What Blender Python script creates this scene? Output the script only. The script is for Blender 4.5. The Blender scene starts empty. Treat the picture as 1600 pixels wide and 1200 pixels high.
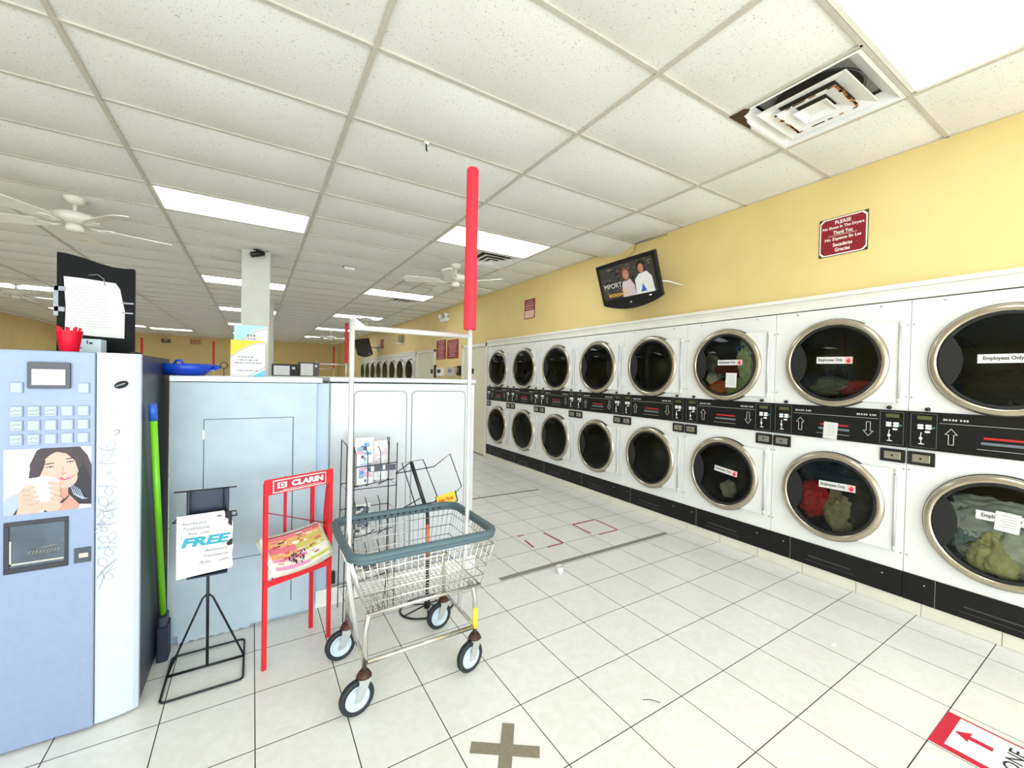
import bpy, bmesh, math, random
from mathutils import Vector, Matrix, noise
random.seed(7)
PI = math.pi
scene = bpy.context.scene
COL = scene.collection

# ------------------------------------------------------------------ camera, sky, light, exposure
H = 1.427
YAW, PITCH, ROLL, FPX = 0.5542, -0.0136, 0.0208, 649.04
cy_, sy_, cp_, sp_, cr_, sr_ = math.cos(YAW), math.sin(YAW), math.cos(PITCH), math.sin(PITCH), math.cos(ROLL), math.sin(ROLL)
_r = Vector((cy_, -sy_, 0)); _f = Vector((sy_*cp_, cy_*cp_, sp_)); _u = _r.cross(_f)
CR = cr_*_r + sr_*_u; CU = -sr_*_r + cr_*_u
cam_d = bpy.data.cameras.new('camera'); cam = bpy.data.objects.new('camera', cam_d); COL.objects.link(cam)
cam.matrix_world = Matrix(((CR.x, CU.x, -_f.x, 0), (CR.y, CU.y, -_f.y, 0), (CR.z, CU.z, -_f.z, H), (0, 0, 0, 1)))
cam_d.sensor_width = 36.0; cam_d.lens = FPX/1600*36; cam_d.clip_start = 0.02; cam_d.clip_end = 200
scene.camera = cam

world = bpy.data.worlds.new('daylight'); scene.world = world; world.use_nodes = True
wn = world.node_tree.nodes; wl = world.node_tree.links
bg = wn['Background']
sky = wn.new('ShaderNodeTexSky'); sky.sky_type = 'HOSEK_WILKIE'; sky.turbidity = 4.0; sky.sun_direction = (0.3, 0.5, 0.8)
mixw = wn.new('ShaderNodeMix'); mixw.data_type = 'RGBA'; mixw.inputs['Factor'].default_value = 0.85
wl.new(sky.outputs['Color'], mixw.inputs['A']); mixw.inputs['B'].default_value = (0.84, 0.93, 1.0, 1)
wl.new(mixw.outputs['Result'], bg.inputs['Color']); bg.inputs['Strength'].default_value = 5.6

def area_portal(name, loc, rot, sx, sy):
    l = bpy.data.lights.new(name, 'AREA'); l.shape = 'RECTANGLE'; l.size = sx; l.size_y = sy
    l.cycles.is_portal = True
    o = bpy.data.objects.new(name, l); COL.objects.link(o); o.location = loc; o.rotation_euler = rot
    return o
def area_day(name, loc, rot, sx, sy, power, col=(0.9, 0.96, 1)):
    l = bpy.data.lights.new(name, 'AREA'); l.shape = 'RECTANGLE'; l.size = sx; l.size_y = sy; l.energy = power; l.color = col
    o = bpy.data.objects.new(name, l); COL.objects.link(o); o.location = loc; o.rotation_euler = rot
    return o
FRONT_Y = -2.6
# daylight through the three shop windows behind the camera
for k, (x0, x1) in enumerate([(-5.6, -3.1), (-2.9, 0.3), (0.5, 3.3)]):
    area_portal('window_portal', ((x0+x1)/2, FRONT_Y-0.06, 1.4), (PI/2, 0, 0), x1-x0, 2.4)

PANEL_STRENGTH = 5.0
scene.view_settings.view_transform = 'Standard'; scene.view_settings.look = 'None'
scene.view_settings.gamma = 1.0; scene.view_settings.use_curve_mapping = False
scene.view_settings.exposure = 0.7

# ------------------------------------------------------------------ materials
def lin(h):
    if isinstance(h, (tuple, list)): return (*h[:3], 1)
    h = h.lstrip('#'); o = []
    for i in (0, 2, 4):
        c = int(h[i:i+2], 16)/255; o.append(c/12.92 if c <= 0.04045 else ((c+0.055)/1.055)**2.4)
    return (*o, 1)
MATS = {}
def mat(name, col, rough=0.5, metal=0.0, var=0.06, scale=6.0, bump=0.0, bscale=80, emit=0.0, spec=0.5):
    if name in MATS: return MATS[name]
    m = bpy.data.materials.new(name); m.use_nodes = True; n = m.node_tree.nodes; l = m.node_tree.links
    b = n['Principled BSDF']; c = lin(col)
    b.inputs['Roughness'].default_value = rough; b.inputs['Metallic'].default_value = metal
    b.inputs['Specular IOR Level'].default_value = spec
    tc = n.new('ShaderNodeTexCoord'); nz = n.new('ShaderNodeTexNoise'); nz.inputs['Scale'].default_value = scale
    nz.inputs['Detail'].default_value = 4
    l.new(tc.outputs['Object'], nz.inputs['Vector'])
    rp = n.new('ShaderNodeValToRGB')
    rp.color_ramp.elements[0].position = 0.3; rp.color_ramp.elements[1].position = 0.7
    rp.color_ramp.elements[0].color = tuple(max(0, v*(1-var)) for v in c[:3])+(1,)
    rp.color_ramp.elements[1].color = tuple(min(1, v*(1+var*0.4)) for v in c[:3])+(1,)
    l.new(nz.outputs['Fac'], rp.inputs['Fac']); l.new(rp.outputs['Color'], b.inputs['Base Color'])
    if emit:
        l.new(rp.outputs['Color'], b.inputs['Emission Color']); b.inputs['Emission Strength'].default_value = emit
    if bump:
        n2 = n.new('ShaderNodeTexNoise'); n2.inputs['Scale'].default_value = bscale; l.new(tc.outputs['Object'], n2.inputs['Vector'])
        bp = n.new('ShaderNodeBump'); bp.inputs['Strength'].default_value = bump; bp.inputs['Distance'].default_value = 0.002
        l.new(n2.outputs['Fac'], bp.inputs['Height']); l.new(bp.outputs['Normal'], b.inputs['Normal'])
    MATS[name] = m; return m
def emission(name, col, s):
    if name in MATS: return MATS[name]
    m = bpy.data.materials.new(name); m.use_nodes = True; n = m.node_tree.nodes; l = m.node_tree.links
    n.remove(n['Principled BSDF']); e = n.new('ShaderNodeEmission'); e.inputs['Color'].default_value = lin(col); e.inputs['Strength'].default_value = s
    l.new(e.outputs[0], n['Material Output'].inputs['Surface']); MATS[name] = m; return m

def mat_floor():
    m = bpy.data.materials.new('floor_tiles'); m.use_nodes = True; n = m.node_tree.nodes; l = m.node_tree.links; b = n['Principled BSDF']
    tc = n.new('ShaderNodeTexCoord'); mp = n.new('ShaderNodeMapping'); mp.vector_type = 'TEXTURE'
    mp.inputs['Location'].default_value = (1.3331, 1.1662, 0); mp.inputs['Rotation'].default_value = (0, 0, 0.0039)
    l.new(tc.outputs['Object'], mp.inputs['Vector'])
    br = n.new('ShaderNodeTexBrick'); br.offset = 0; br.squash = 1
    br.inputs['Scale'].default_value = 1; br.inputs['Brick Width'].default_value = 0.32889; br.inputs['Row Height'].default_value = 0.32889
    br.inputs['Mortar Size'].default_value = 0.0021; br.inputs['Mortar Smooth'].default_value = 0.1; br.inputs['Bias'].default_value = 0
    br.inputs['Color1'].default_value = lin('#eeede8'); br.inputs['Color2'].default_value = lin('#ebeae4'); br.inputs['Mortar'].default_value = lin('#35302c')
    l.new(mp.outputs[0], br.inputs['Vector'])
    nz = n.new('ShaderNodeTexNoise'); nz.inputs['Scale'].default_value = 14; nz.inputs['Detail'].default_value = 6; nz.inputs['Distortion'].default_value = 1.5
    l.new(tc.outputs['Object'], nz.inputs['Vector'])
    rp = n.new('ShaderNodeValToRGB'); rp.color_ramp.elements[0].position = .35; rp.color_ramp.elements[1].position = .75
    rp.color_ramp.elements[0].color = (0.93, 0.92, 0.89, 1); rp.color_ramp.elements[1].color = (1, 1, 1, 1)
    l.new(nz.outputs['Fac'], rp.inputs['Fac'])
    mx = n.new('ShaderNodeMix'); mx.data_type = 'RGBA'; mx.blend_type = 'MULTIPLY'; mx.inputs['Factor'].default_value = 1
    l.new(br.outputs['Color'], mx.inputs['A']); l.new(rp.outputs['Color'], mx.inputs['B']); l.new(mx.outputs['Result'], b.inputs['Base Color'])
    mr = n.new('ShaderNodeMapRange'); mr.inputs['To Min'].default_value = 0.28; mr.inputs['To Max'].default_value = 0.8
    l.new(br.outputs['Fac'], mr.inputs['Value']); l.new(mr.outputs[0], b.inputs['Roughness'])
    n2 = n.new('ShaderNodeTexNoise'); n2.inputs['Scale'].default_value = 45; n2.inputs['Detail'].default_value = 3; l.new(tc.outputs['Object'], n2.inputs['Vector'])
    ad = n.new('ShaderNodeMath'); ad.operation = 'SUBTRACT'; l.new(n2.outputs['Fac'], ad.inputs[0])
    ml = n.new('ShaderNodeMath'); ml.operation = 'MULTIPLY'; ml.inputs[1].default_value = 1.5; l.new(br.outputs['Fac'], ml.inputs[0]); l.new(ml.outputs[0], ad.inputs[1])
    bp = n.new('ShaderNodeBump'); bp.inputs['Strength'].default_value = .35; bp.inputs['Distance'].default_value = .0015
    l.new(ad.outputs[0], bp.inputs['Height']); l.new(bp.outputs['Normal'], b.inputs['Normal'])
    return m
def mat_ceiling():
    m = bpy.data.materials.new('acoustic_ceiling_tile'); m.use_nodes = True; n = m.node_tree.nodes; l = m.node_tree.links; b = n['Principled BSDF']
    b.inputs['Roughness'].default_value = .95; b.inputs['Specular IOR Level'].default_value = .1
    tc = n.new('ShaderNodeTexCoord')
    n0 = n.new('ShaderNodeTexNoise'); n0.inputs['Scale'].default_value = 95; n0.inputs['Detail'].default_value = 4; n0.inputs['Roughness'].default_value = .75
    l.new(tc.outputs['Object'], n0.inputs['Vector'])
    r0 = n.new('ShaderNodeValToRGB'); r0.color_ramp.elements[0].position = .30; r0.color_ramp.elements[1].position = .40
    r0.color_ramp.elements[0].color = lin('#7d7668'); r0.color_ramp.elements[1].color = (1, 1, 1, 1)
    l.new(n0.outputs['Fac'], r0.inputs['Fac'])
    n1 = n.new('ShaderNodeTexNoise'); n1.inputs['Scale'].default_value = .9; n1.inputs['Detail'].default_value = 3; l.new(tc.outputs['Object'], n1.inputs['Vector'])
    r1 = n.new('ShaderNodeValToRGB'); r1.color_ramp.elements[0].color = lin('#e9e6de'); r1.color_ramp.elements[1].color = lin('#f1efea')
    l.new(n1.outputs['Fac'], r1.inputs['Fac'])
    mx = n.new('ShaderNodeMix'); mx.data_type = 'RGBA'; mx.blend_type = 'MULTIPLY'; mx.inputs['Factor'].default_value = 1
    l.new(r1.outputs['Color'], mx.inputs['A']); l.new(r0.outputs['Color'], mx.inputs['B']); l.new(mx.outputs['Result'], b.inputs['Base Color'])
    bp = n.new('ShaderNodeBump'); bp.inputs['Strength'].default_value = .5; bp.inputs['Distance'].default_value = .003
    l.new(n0.outputs['Fac'], bp.inputs['Height']); l.new(bp.outputs['Normal'], b.inputs['Normal'])
    return m
def mat_glass(name, tint, fres=0.08, rough=0.02):
    m = bpy.data.materials.new(name); m.use_nodes = True; n = m.node_tree.nodes; l = m.node_tree.links
    n.remove(n['Principled BSDF'])
    t = n.new('ShaderNodeBsdfTransparent'); t.inputs['Color'].default_value = lin(tint)
    g = n.new('ShaderNodeBsdfGlossy'); g.inputs['Roughness'].default_value = rough; g.inputs['Color'].default_value = (.62, .66, .64, 1)
    fr = n.new('ShaderNodeFresnel'); fr.inputs['IOR'].default_value = 1.38
    ad = n.new('ShaderNodeMath'); ad.operation = 'ADD'; ad.inputs[1].default_value = fres; ad.use_clamp = True; l.new(fr.outputs[0], ad.inputs[0])
    mx = n.new('ShaderNodeMixShader'); l.new(ad.outputs[0], mx.inputs[0]); l.new(t.outputs[0], mx.inputs[1]); l.new(g.outputs[0], mx.inputs[2])
    l.new(mx.outputs[0], n['Material Output'].inputs['Surface']); return m

FLOOR = mat_floor(); TILE = mat_ceiling()
GRID = mat('ceiling_grid_metal', '#c9c2b4', .5, .0)
YEL = mat('yellow_wall_paint', '#e7cf8b', .6, var=.05, scale=2.5, bump=.15, bscale=60)
WHITE_TRIM = mat('white_trim_paint', '#ece9dd', .45)
CREAM = mat('cream_enamel', '#ecebe6', .3, var=.03)
CREAM_DOOR = mat('cream_door_paint', '#e6dfc6', .45)
BLK = mat('black_panel', '#101010', .4, spec=.3)
BLKP = mat('black_plastic', '#141416', .45)
BLKM = mat('black_wire_enamel', '#1a1b20', .4, .3)
STEEL = mat('brushed_steel', '#b5b0a5', .3, .9, var=.12)
CHROME = mat('chrome', '#d6d4cf', .16, .95, var=.05)
RING = mat('champagne_metal', '#c2b8a5', .24, .9, var=.12, scale=12)
DRUM = mat('galvanised_drum', '#2b2c28', .4, .5, var=.35, scale=25)
GLASS = mat_glass('dryer_door_glass', '#d3d6c9', .0)
GASKET = mat('rubber_gasket', '#131313', .55)
RED = mat('red_enamel', '#d4202b', .35)
REDFOAM = mat('red_foam', '#ee2f3f', .75, var=.05)
REDSIGN = mat('dark_red_sign', '#8e1420', .4)
WHT = mat('white_plastic', '#f2f1ee', .4, var=.03)
PAPER = mat('white_paper', '#dcdad5', .8, var=.03)
SILVER = mat('silver_blue_panel', '#8b98b3', .4, .1, var=.04, scale=40)
LWHITE = mat('vending_white_panel', '#c3cad6', .35, var=.02)
DKBLUE = mat('dark_blue_grey_side', '#262d3b', .4)
LAMI = mat('pale_blue_laminate', '#b4c3cb', .5, var=.07, scale=9)
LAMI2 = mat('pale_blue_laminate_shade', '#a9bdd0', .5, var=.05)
GREY = mat('grey_print', '#8a8d92', .6)
TEXTG = mat('grey_ink', '#3f4248', .7)
BLACKINK = mat('black_ink', '#17171a', .7)
TAUPE = mat('taupe_tape', '#8d8472', .7, var=.12, scale=60)
GTAPE = mat('grey_floor_tape', '#8f8b80', .7, var=.2, scale=60)
RTAPE = mat('red_floor_tape', '#a8323a', .6, var=.3, scale=40)
BLUE = mat('blue_plastic', '#1646c4', .3, var=.1)
BLUECAP = mat('blue_cap', '#2d62c8', .4)
GREEN = mat('lime_green_paint', '#7ad31c', .35, var=.08)
BUMP = mat('grey_green_bumper', '#4f6368', .5, var=.08)
TIRE = mat('black_rubber', '#20262a', .6)
HUB = mat('pale_blue_hub', '#c3d2db', .4, var=.08)
RUST = mat('rusty_brown_metal', '#54372b', .55, .4, var=.35, scale=60)
YELT = mat('yellow_tape', '#ecd73a', .5)
ORANGE = mat('orange_sticker', '#e37c3a', .6, var=.3, scale=40)
FANW = mat('white_fan_enamel', '#e9e5d8', .4)

# ------------------------------------------------------------------ object helpers
def tag(o, label=None, cat=None, group=None, kind=None):
    if label: o['label'] = label
    if cat: o['category'] = cat
    if group: o['group'] = group
    if kind: o['kind'] = kind
    return o
ORG = {}
def thing(name, loc, label, cat, group=None):
    o = bpy.data.objects.new(name, None); COL.objects.link(o); o.location = loc; o.empty_display_size = .1
    ORG[o.name] = Vector(loc); return tag(o, label, cat, group)
def rootorg(p):
    while p.parent: p = p.parent
    return p.location.copy()
TXT = {}
def text_geo(s, bold=0.0):
    k = (s, bold)
    if k in TXT: return TXT[k]
    c = bpy.data.curves.new('lettering', 'FONT'); c.body = s; c.size = 1; c.offset = bold; c.resolution_u = 3
    o = bpy.data.objects.new('lettering', c); COL.objects.link(o)
    dg = bpy.context.evaluated_depsgraph_get(); me = bpy.data.meshes.new_from_object(o.evaluated_get(dg))
    vs = [(v.co.x, v.co.y) for v in me.vertices]; fs = [tuple(p.vertices) for p in me.polygons]
    bpy.data.objects.remove(o); bpy.data.curves.remove(c); bpy.data.meshes.remove(me)
    if not vs: TXT[k] = ([], []); return TXT[k]
    x0 = min(v[0] for v in vs); x1 = max(v[0] for v in vs); y0 = min(v[1] for v in vs); y1 = max(v[1] for v in vs)
    TXT[k] = ([((v[0]-x0)/(x1-x0)-.5, (v[1]-y0)/(y1-y0)-.5) for v in vs], fs); return TXT[k]

class MB:
    def __init__(s): s.v = []; s.f = []; s.mi = []; s.sm = []; s.m = 0
    def mat(s, i): s.m = i; return s
    def face(s, idx, smooth=False): s.f.append(tuple(idx)); s.mi.append(s.m); s.sm.append(smooth)
    def poly(s, pts, smooth=False):
        b = len(s.v); s.v += [tuple(p) for p in pts]; s.face(range(b, b+len(pts)), smooth); return s
    def box(s, x0, x1, y0, y1, z0, z1, M=None):
        b = len(s.v)
        P = [(x, y, z) for z in (z0, z1) for y in (y0, y1) for x in (x0, x1)]
        if M: P = [tuple(M @ Vector(p)) for p in P]
        s.v += P
        for q in ((0, 2, 3, 1), (4, 5, 7, 6), (0, 1, 5, 4), (2, 6, 7, 3), (0, 4, 6, 2), (1, 3, 7, 5)): s.face([b+i for i in q])
        return s
    def rbox(s, x0, x1, y0, y1, z0, z1, r=.01, axis='z', seg=4, M=None):
        # box with rounded edges along one axis
        if axis == 'z': a0, a1, b0, b1, c0, c1 = x0, x1, y0, y1, z0, z1
        elif axis == 'y': a0, a1, b0, b1, c0, c1 = x0, x1, z0, z1, y0, y1
        else: a0, a1, b0, b1, c0, c1 = y0, y1, z0, z1, x0, x1
        pts = []
        for (ca, cb, st) in ((a1-r, b1-r, 0), (a0+r, b1-r, 1), (a0+r, b0+r, 2), (a1-r, b0+r, 3)):
            for k in range(seg+1):
                t = (st + k/seg)*PI/2; pts.append((ca+r*math.cos(t), cb+r*math.sin(t)))
        def W(p, c):
            q = (p[0], p[1], c) if axis == 'z' else ((p[0], c, p[1]) if axis == 'y' else (c, p[0], p[1]))
            return tuple(M @ Vector(q)) if M else q
        n = len(pts); b = len(s.v); s.v += [W(p, c0) for p in pts] + [W(p, c1) for p in pts]
        s.face(range(b+n-1, b-1, -1)); s.face(range(b+n, b+2*n))
        for i in range(n): j = (i+1) % n; s.face((b+i, b+j, b+n+j, b+n+i))
        return s
    def prism(s, pts, d):
        # closed outline (3D points) extruded by the vector d
        n = len(pts); b = len(s.v); d = Vector(d); s.v += [tuple(p) for p in pts] + [tuple(Vector(p)+d) for p in pts]
        s.face(range(b+n-1, b-1, -1)); s.face(range(b+n, b+2*n))
        for i in range(n): j = (i+1) % n; s.face((b+i, b+j, b+n+j, b+n+i))
        return s
    def tube(s, pts, r, seg=8, closed=False, cap=True):
        pts = [Vector(p) for p in pts]; n = len(pts); rings = []; prev = None
        rr = r if isinstance(r, (list, tuple)) else [r]*n
        for i, p in enumerate(pts):
            if closed: t = (pts[(i+1) % n]-pts[i-1])
            else: t = (pts[min(i+1, n-1)]-pts[max(i-1, 0)])
            if t.length < 1e-9: t = Vector((0, 0, 1))
            t.normalize()
            if prev is None:
                a = Vector((0, 0, 1)) if abs(t.z) < .9 else Vector((1, 0, 0)); u = t.cross(a).normalized()
            else:
                u = prev - t*prev.dot(t)
                u = u.normalized() if u.length > 1e-6 else t.orthogonal().normalized()
            prev = u; w = t.cross(u); b = len(s.v); rings.append(b)
            for k in range(seg):
                a = 2*PI*k/seg; s.v.append(tuple(p+rr[i]*(math.cos(a)*u+math.sin(a)*w)))
        m = n if closed else n-1
        for i in range(m):
            a, b = rings[i], rings[(i+1) % n]
            for k in range(seg): j = (k+1) % seg; s.face((a+k, a+j, b+j, b+k), seg > 4)
        if not closed and cap:
            s.face(range(rings[0]+seg-1, rings[0]-1, -1)); s.face(range(rings[-1], rings[-1]+seg))
        return s
    def lathe(s, prof, org=(0, 0, 0), axis=(0, 0, 1), seg=32, sy=1.0, closed=False):
        ax = Vector(axis).normalized(); o = Vector(org); u = ax.orthogonal().normalized()
        if abs(ax.x) > .9: u = Vector((0, 1, 0))
        if abs(ax.z) > .9: u = Vector((1, 0, 0))
        w = ax.cross(u); rings = []
        for (r, h) in prof:
            b = len(s.v); rings.append(b)
            for k in range(seg):
                a = 2*PI*k/seg; s.v.append(tuple(o+ax*h+max(r, 1e-5)*(math.cos(a)*u+sy*math.sin(a)*w)))
        m = len(prof) if closed else len(prof)-1
        for i in range(m):
            a, b = rings[i], rings[(i+1) % len(prof)]
            for k in range(seg): j = (k+1) % seg; s.face((a+k, a+j, b+j, b+k), True)
        return s
    def text(s, string, c, right, up, w, h, bold=0.0, shear=0.0, lift=0.0):
        vs, fs = text_geo(string, bold); c = Vector(c); R = Vector(right).normalized(); U = Vector(up).normalized(); N = R.cross(U)
        b = len(s.v)
        for (x, y) in vs: s.v.append(tuple(c + R*(x*w+shear*y*h) + U*(y*h) + N*lift))
        for f in fs: s.face([b+i for i in f])
        return s
    def build(s, name, mats, parent=None, org=None, kind=None):
        if not isinstance(mats, (list, tuple)): mats = [mats]
        me = bpy.data.meshes.new(name)
        o3 = Vector(org) if org is not None else (rootorg(parent) if parent else Vector((0, 0, 0)))
        me.from_pydata([(x-o3.x, y-o3.y, z-o3.z) for x, y, z in s.v], [], s.f)
        for m in mats: me.materials.append(m)
        me.polygons.foreach_set('material_index', s.mi); me.polygons.foreach_set('use_smooth', s.sm); me.update()
        bm = bmesh.new(); bm.from_mesh(me)
        if len(s.f) < 4000: bmesh.ops.recalc_face_normals(bm, faces=bm.faces)
        bm.to_mesh(me); bm.free()
        o = bpy.data.objects.new(name, me); COL.objects.link(o)
        if parent: o.parent = parent
        elif org is not None: o.location = o3
        if kind: o['kind'] = kind
        if not parent: ORG[o.name] = o3
        return o
def bevel(o, w=.004, seg=2):
    m = o.modifiers.new('bevel', 'BEVEL'); m.width = w; m.segments = seg; m.limit_method = 'ANGLE'; return o
def copy_tree(o, parent=None):
    c = o.copy(); COL.objects.link(c); c.parent = parent
    for ch in list(o.children): copy_tree(ch, c)
    return c
def arc(c, r, a0, a1, n, ax1, ax2):
    c = Vector(c); a1v, a2v = Vector(ax1), Vector(ax2)
    return [c + r*(math.cos(a0+(a1-a0)*k/n)*a1v + math.sin(a0+(a1-a0)*k/n)*a2v) for k in range(n+1)]
def rot_about(p, axis, ang): return Matrix.Translation(Vector(p)) @ Matrix.Rotation(ang, 4, Vector(axis)) @ Matrix.Translation(-Vector(p))

# ------------------------------------------------------------------ room
XL, XR, YB, ZC = -5.9, 3.58, 22.6, 2.95
XF = 3.53                                     # plane of the dryer fronts
GX = lambda i: -0.7594+1.2192*i
GY = lambda j: 2.6157+0.6096*j
PITCHY = 0.802; Y0 = 0.113                    # dryer stacks
FAR0 = 10.49
b = MB(); b.box(XL-.2, 4.3, FRONT_Y-3, YB+.2, -.1, 0); b.build('floor', FLOOR, kind='structure')

# ceiling: sagging mineral-fibre tiles in a metal grid
LIGHTS = [(2, -4), (2, 2), (2, 8), (2, 14), (2, 20), (2, 26), (0, 3), (0, 9), (0, 15), (0, 21), (0, 27),
          (-3, 14), (-3, 20), (-3, 26), (-2, 27), (-3, 8), (-4, 3)]
VENTS = [(2, -3), (2, 3), (2, 9)]
b = MB()
for i in range(-5, 4):
    for j in range(-9, 33):
        if (i, j) in LIGHTS: continue
        x0, x1, y0, y1 = GX(i), GX(i+1), GY(j), GY(j+1)
        if (i, j) in VENTS: x1 = x0+.6096
        x0 = max(x0, XL); x1 = min(x1, XR+.02); y1 = min(y1, YB); y0 = max(y0, FRONT_Y)
        if x1-x0 < .05 or y1-y0 < .05: continue
        sag = random.uniform(.018, .032); nx, ny = (8, 6)
        if j > 14: nx, ny = 4, 4
        base = len(b.v)
        for a in range(ny+1):
            for c in range(nx+1):
                u, v = c/nx, a/ny
                z = ZC - sag*(math.sin(PI*u)**.6)*(math.sin(PI*v)**.8)
                if (i, j) == (3, 1): z -= .07*(u**2)*math.sin(PI*v)      # one tile hangs loose at the wall
                b.v.append((x0+(x1-x0)*u, y0+(y1-y0)*v, z+.004))
        for a in range(ny):
            for c in range(nx):
                q = base+a*(nx+1)+c; b.face((q, q+nx+1, q+nx+2, q+1), True)
b.mat(1).box(XL, 4.3, FRONT_Y, YB, ZC+.12, ZC+.2)
ceil = b.build('ceiling', [TILE, GRID], kind='structure')
ORG[ceil.name] = Vector((0, 0, 0))
b = MB()
for i in range(-5, 4):
    if XL < GX(i) < XR: b.box(GX(i)-.012, GX(i)+.012, FRONT_Y, YB, ZC-.008, ZC+.02)
for j in range(-8, 33):
    b.box(XL, XR, GY(j)-.010, GY(j)+.010, ZC-.006, ZC+.02)
for (i, j) in VENTS: b.box(GX(i)+.6096-.008, GX(i)+.6096+.008, GY(j), GY(j+1), ZC-.006, ZC+.02)
for (x, ja, jb) in ((1.98, 6, 7), (2.29, 6, 8), (2.6, 6, 8), (1.98, 7, 8)):
    b.box(x-.012, x+.012, GY(ja), GY(jb), ZC-.022, ZC+.02)
b.box(1.7, 2.9, GY(6)+.29, GY(6)+.315, ZC-.022, ZC+.02)
b.box(XR-.03, XR, FRONT_Y, YB, ZC-.006, ZC+.02)
b.build('ceiling_grid', GRID, ceil)

# right wall with openings for the dryers and doors
b = MB()
def wseg(y0, y1, z0, z1): b.box(XR-.02, XR+.16, y0, y1, z0, z1)
wseg(FRONT_Y, YB, 2.03, ZC+.1)
NEAR_END = Y0+8*PITCHY
wseg(FRONT_Y, Y0-.02, 0, 2.03); wseg(7.62, 9.14, 0, 2.03)
wseg(FAR0+8*PITCHY, YB, 0, 2.03)
b.build('wall_right', YEL, kind='structure')
b = MB(); b.box(XL-.16, XL, FRONT_Y, YB, 0, ZC+.1); b.build('wall_left', YEL, kind='structure')
b = MB(); b.box(XL-.16, XR+.16, YB, YB+.16, 0, ZC+.1); b.build('wall_back', YEL, kind='structure')
b = MB()
for (x0, x1, z0, z1) in ((XL-.16, XR+.16, 2.62, ZC+.1), (XL-.16, XR+.16, 0, .18), (XL-.16, -5.6, .18, 2.62), (-3.1, -2.9, .18, 2.62), (.3, .5, .18, 2.62), (3.3, XR+.16, .18, 2.62)):
    b.box(x0, x1, FRONT_Y-.16, FRONT_Y, z0, z1)
b.build('wall_front', WHITE_TRIM, kind='structure')
for k, (x0, x1) in enumerate([(-5.6, -3.1), (-2.9, .3), (.5, 3.3)]):
    b = MB(); y0, y1 = FRONT_Y-.1, FRONT_Y-.04
    for (a, c, d, e) in ((x0, x1, .18, .24), (x0, x1, 2.56, 2.62), (x0, x0+.05, .24, 2.56), (x1-.05, x1, .24, 2.56), ((x0+x1)/2-.025, (x0+x1)/2+.025, .24, 2.56)):
        b.box(a, c, y0, y1, d, e)
    b.build('window_%d' % (k+1), STEEL, kind='structure')
# service space behind the dryers
b = MB(); b.box(4.28, 4.34, FRONT_Y, YB, 0, ZC+.1); b.build('wall_service', mat('dark_service_wall', '#2b2926', .8), kind='structure')

# white trim above both rows, tiled curb below, black kick is part of each dryer
b = MB()
for (a, c) in ((Y0-.1, NEAR_END+.02), (FAR0-.05, FAR0+8*PITCHY+.05)):
    b.box(XF-.012, XR-.018, a, c, 1.982, 2.055); b.box(XF-.026, XR-.018, a, c, 2.055, 2.085)
    b.box(XF-.019, XR-.018, a, c, 2.03, 2.04)
o = b.build('trim_1', WHITE_TRIM, kind='structure'); bevel(o, .003)
b = MB()
for (a, c) in ((Y0-.1, NEAR_END+.02), (FAR0, FAR0+8*PITCHY)):
    b.mat(1).box(XF+.003, 4.1, a, c, 0, .080)
    y = a
    k = math.floor((a-1.166)/.32889)
    while 1.166+.32889*k-.012 < c:
        q0 = max(a, 1.166+.32889*k-.012); q1 = min(c, 1.166+.32889*(k+1)-.012)
        b.mat(0).box(XF-.002, XF+.02, q0+.0015, q1-.0015, .002, .082); k += 1
b.build('baseboard_right', [mat('curb_tile', '#ded8c8', .3), mat('grout', '#77706a', .8)], kind='structure')

# doors between the two dryer rows
def utility_door(name, y0, y1, ztop, plate_y):
    r = thing(name, (XR-.03, (y0+y1)/2, 0), None, None); r['kind'] = 'structure'
    b = MB(); b.box(XR-.028, XR+.02, y0+.06, y1-.06, .02, ztop-.03); bevel(b.build('door_panel', CREAM_DOOR, r), .003)
    b = MB(); b.box(XR-.06, XR+.04, y0, y0+.055, 0, ztop+.03); b.box(XR-.06, XR+.04, y1-.055, y1, 0, ztop+.03); b.box(XR-.06, XR+.04, y0, y1, ztop-.03, ztop+.03)
    bevel(b.build('door_frame', WHITE_TRIM, r), .004)
    b = MB(); b.box(XR-.036, XR-.027, plate_y-.06, plate_y+.06, 1.5, 1.6); b.build('lock_plate', BLKP, r)
    b = MB()
    for z in (.35, 1.1, 1.8): b.tube([(XR-.035, y0+.06, z-.05), (XR-.035, y0+.06, z+.05)], .007, 8)
    b.build('hinge', CREAM_DOOR, r)
utility_door('door_1', NEAR_END+.03, 7.62, 2.03, 7.2)
utility_door('door_2', 9.14, 10.42, 2.03, 9.35)

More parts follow.
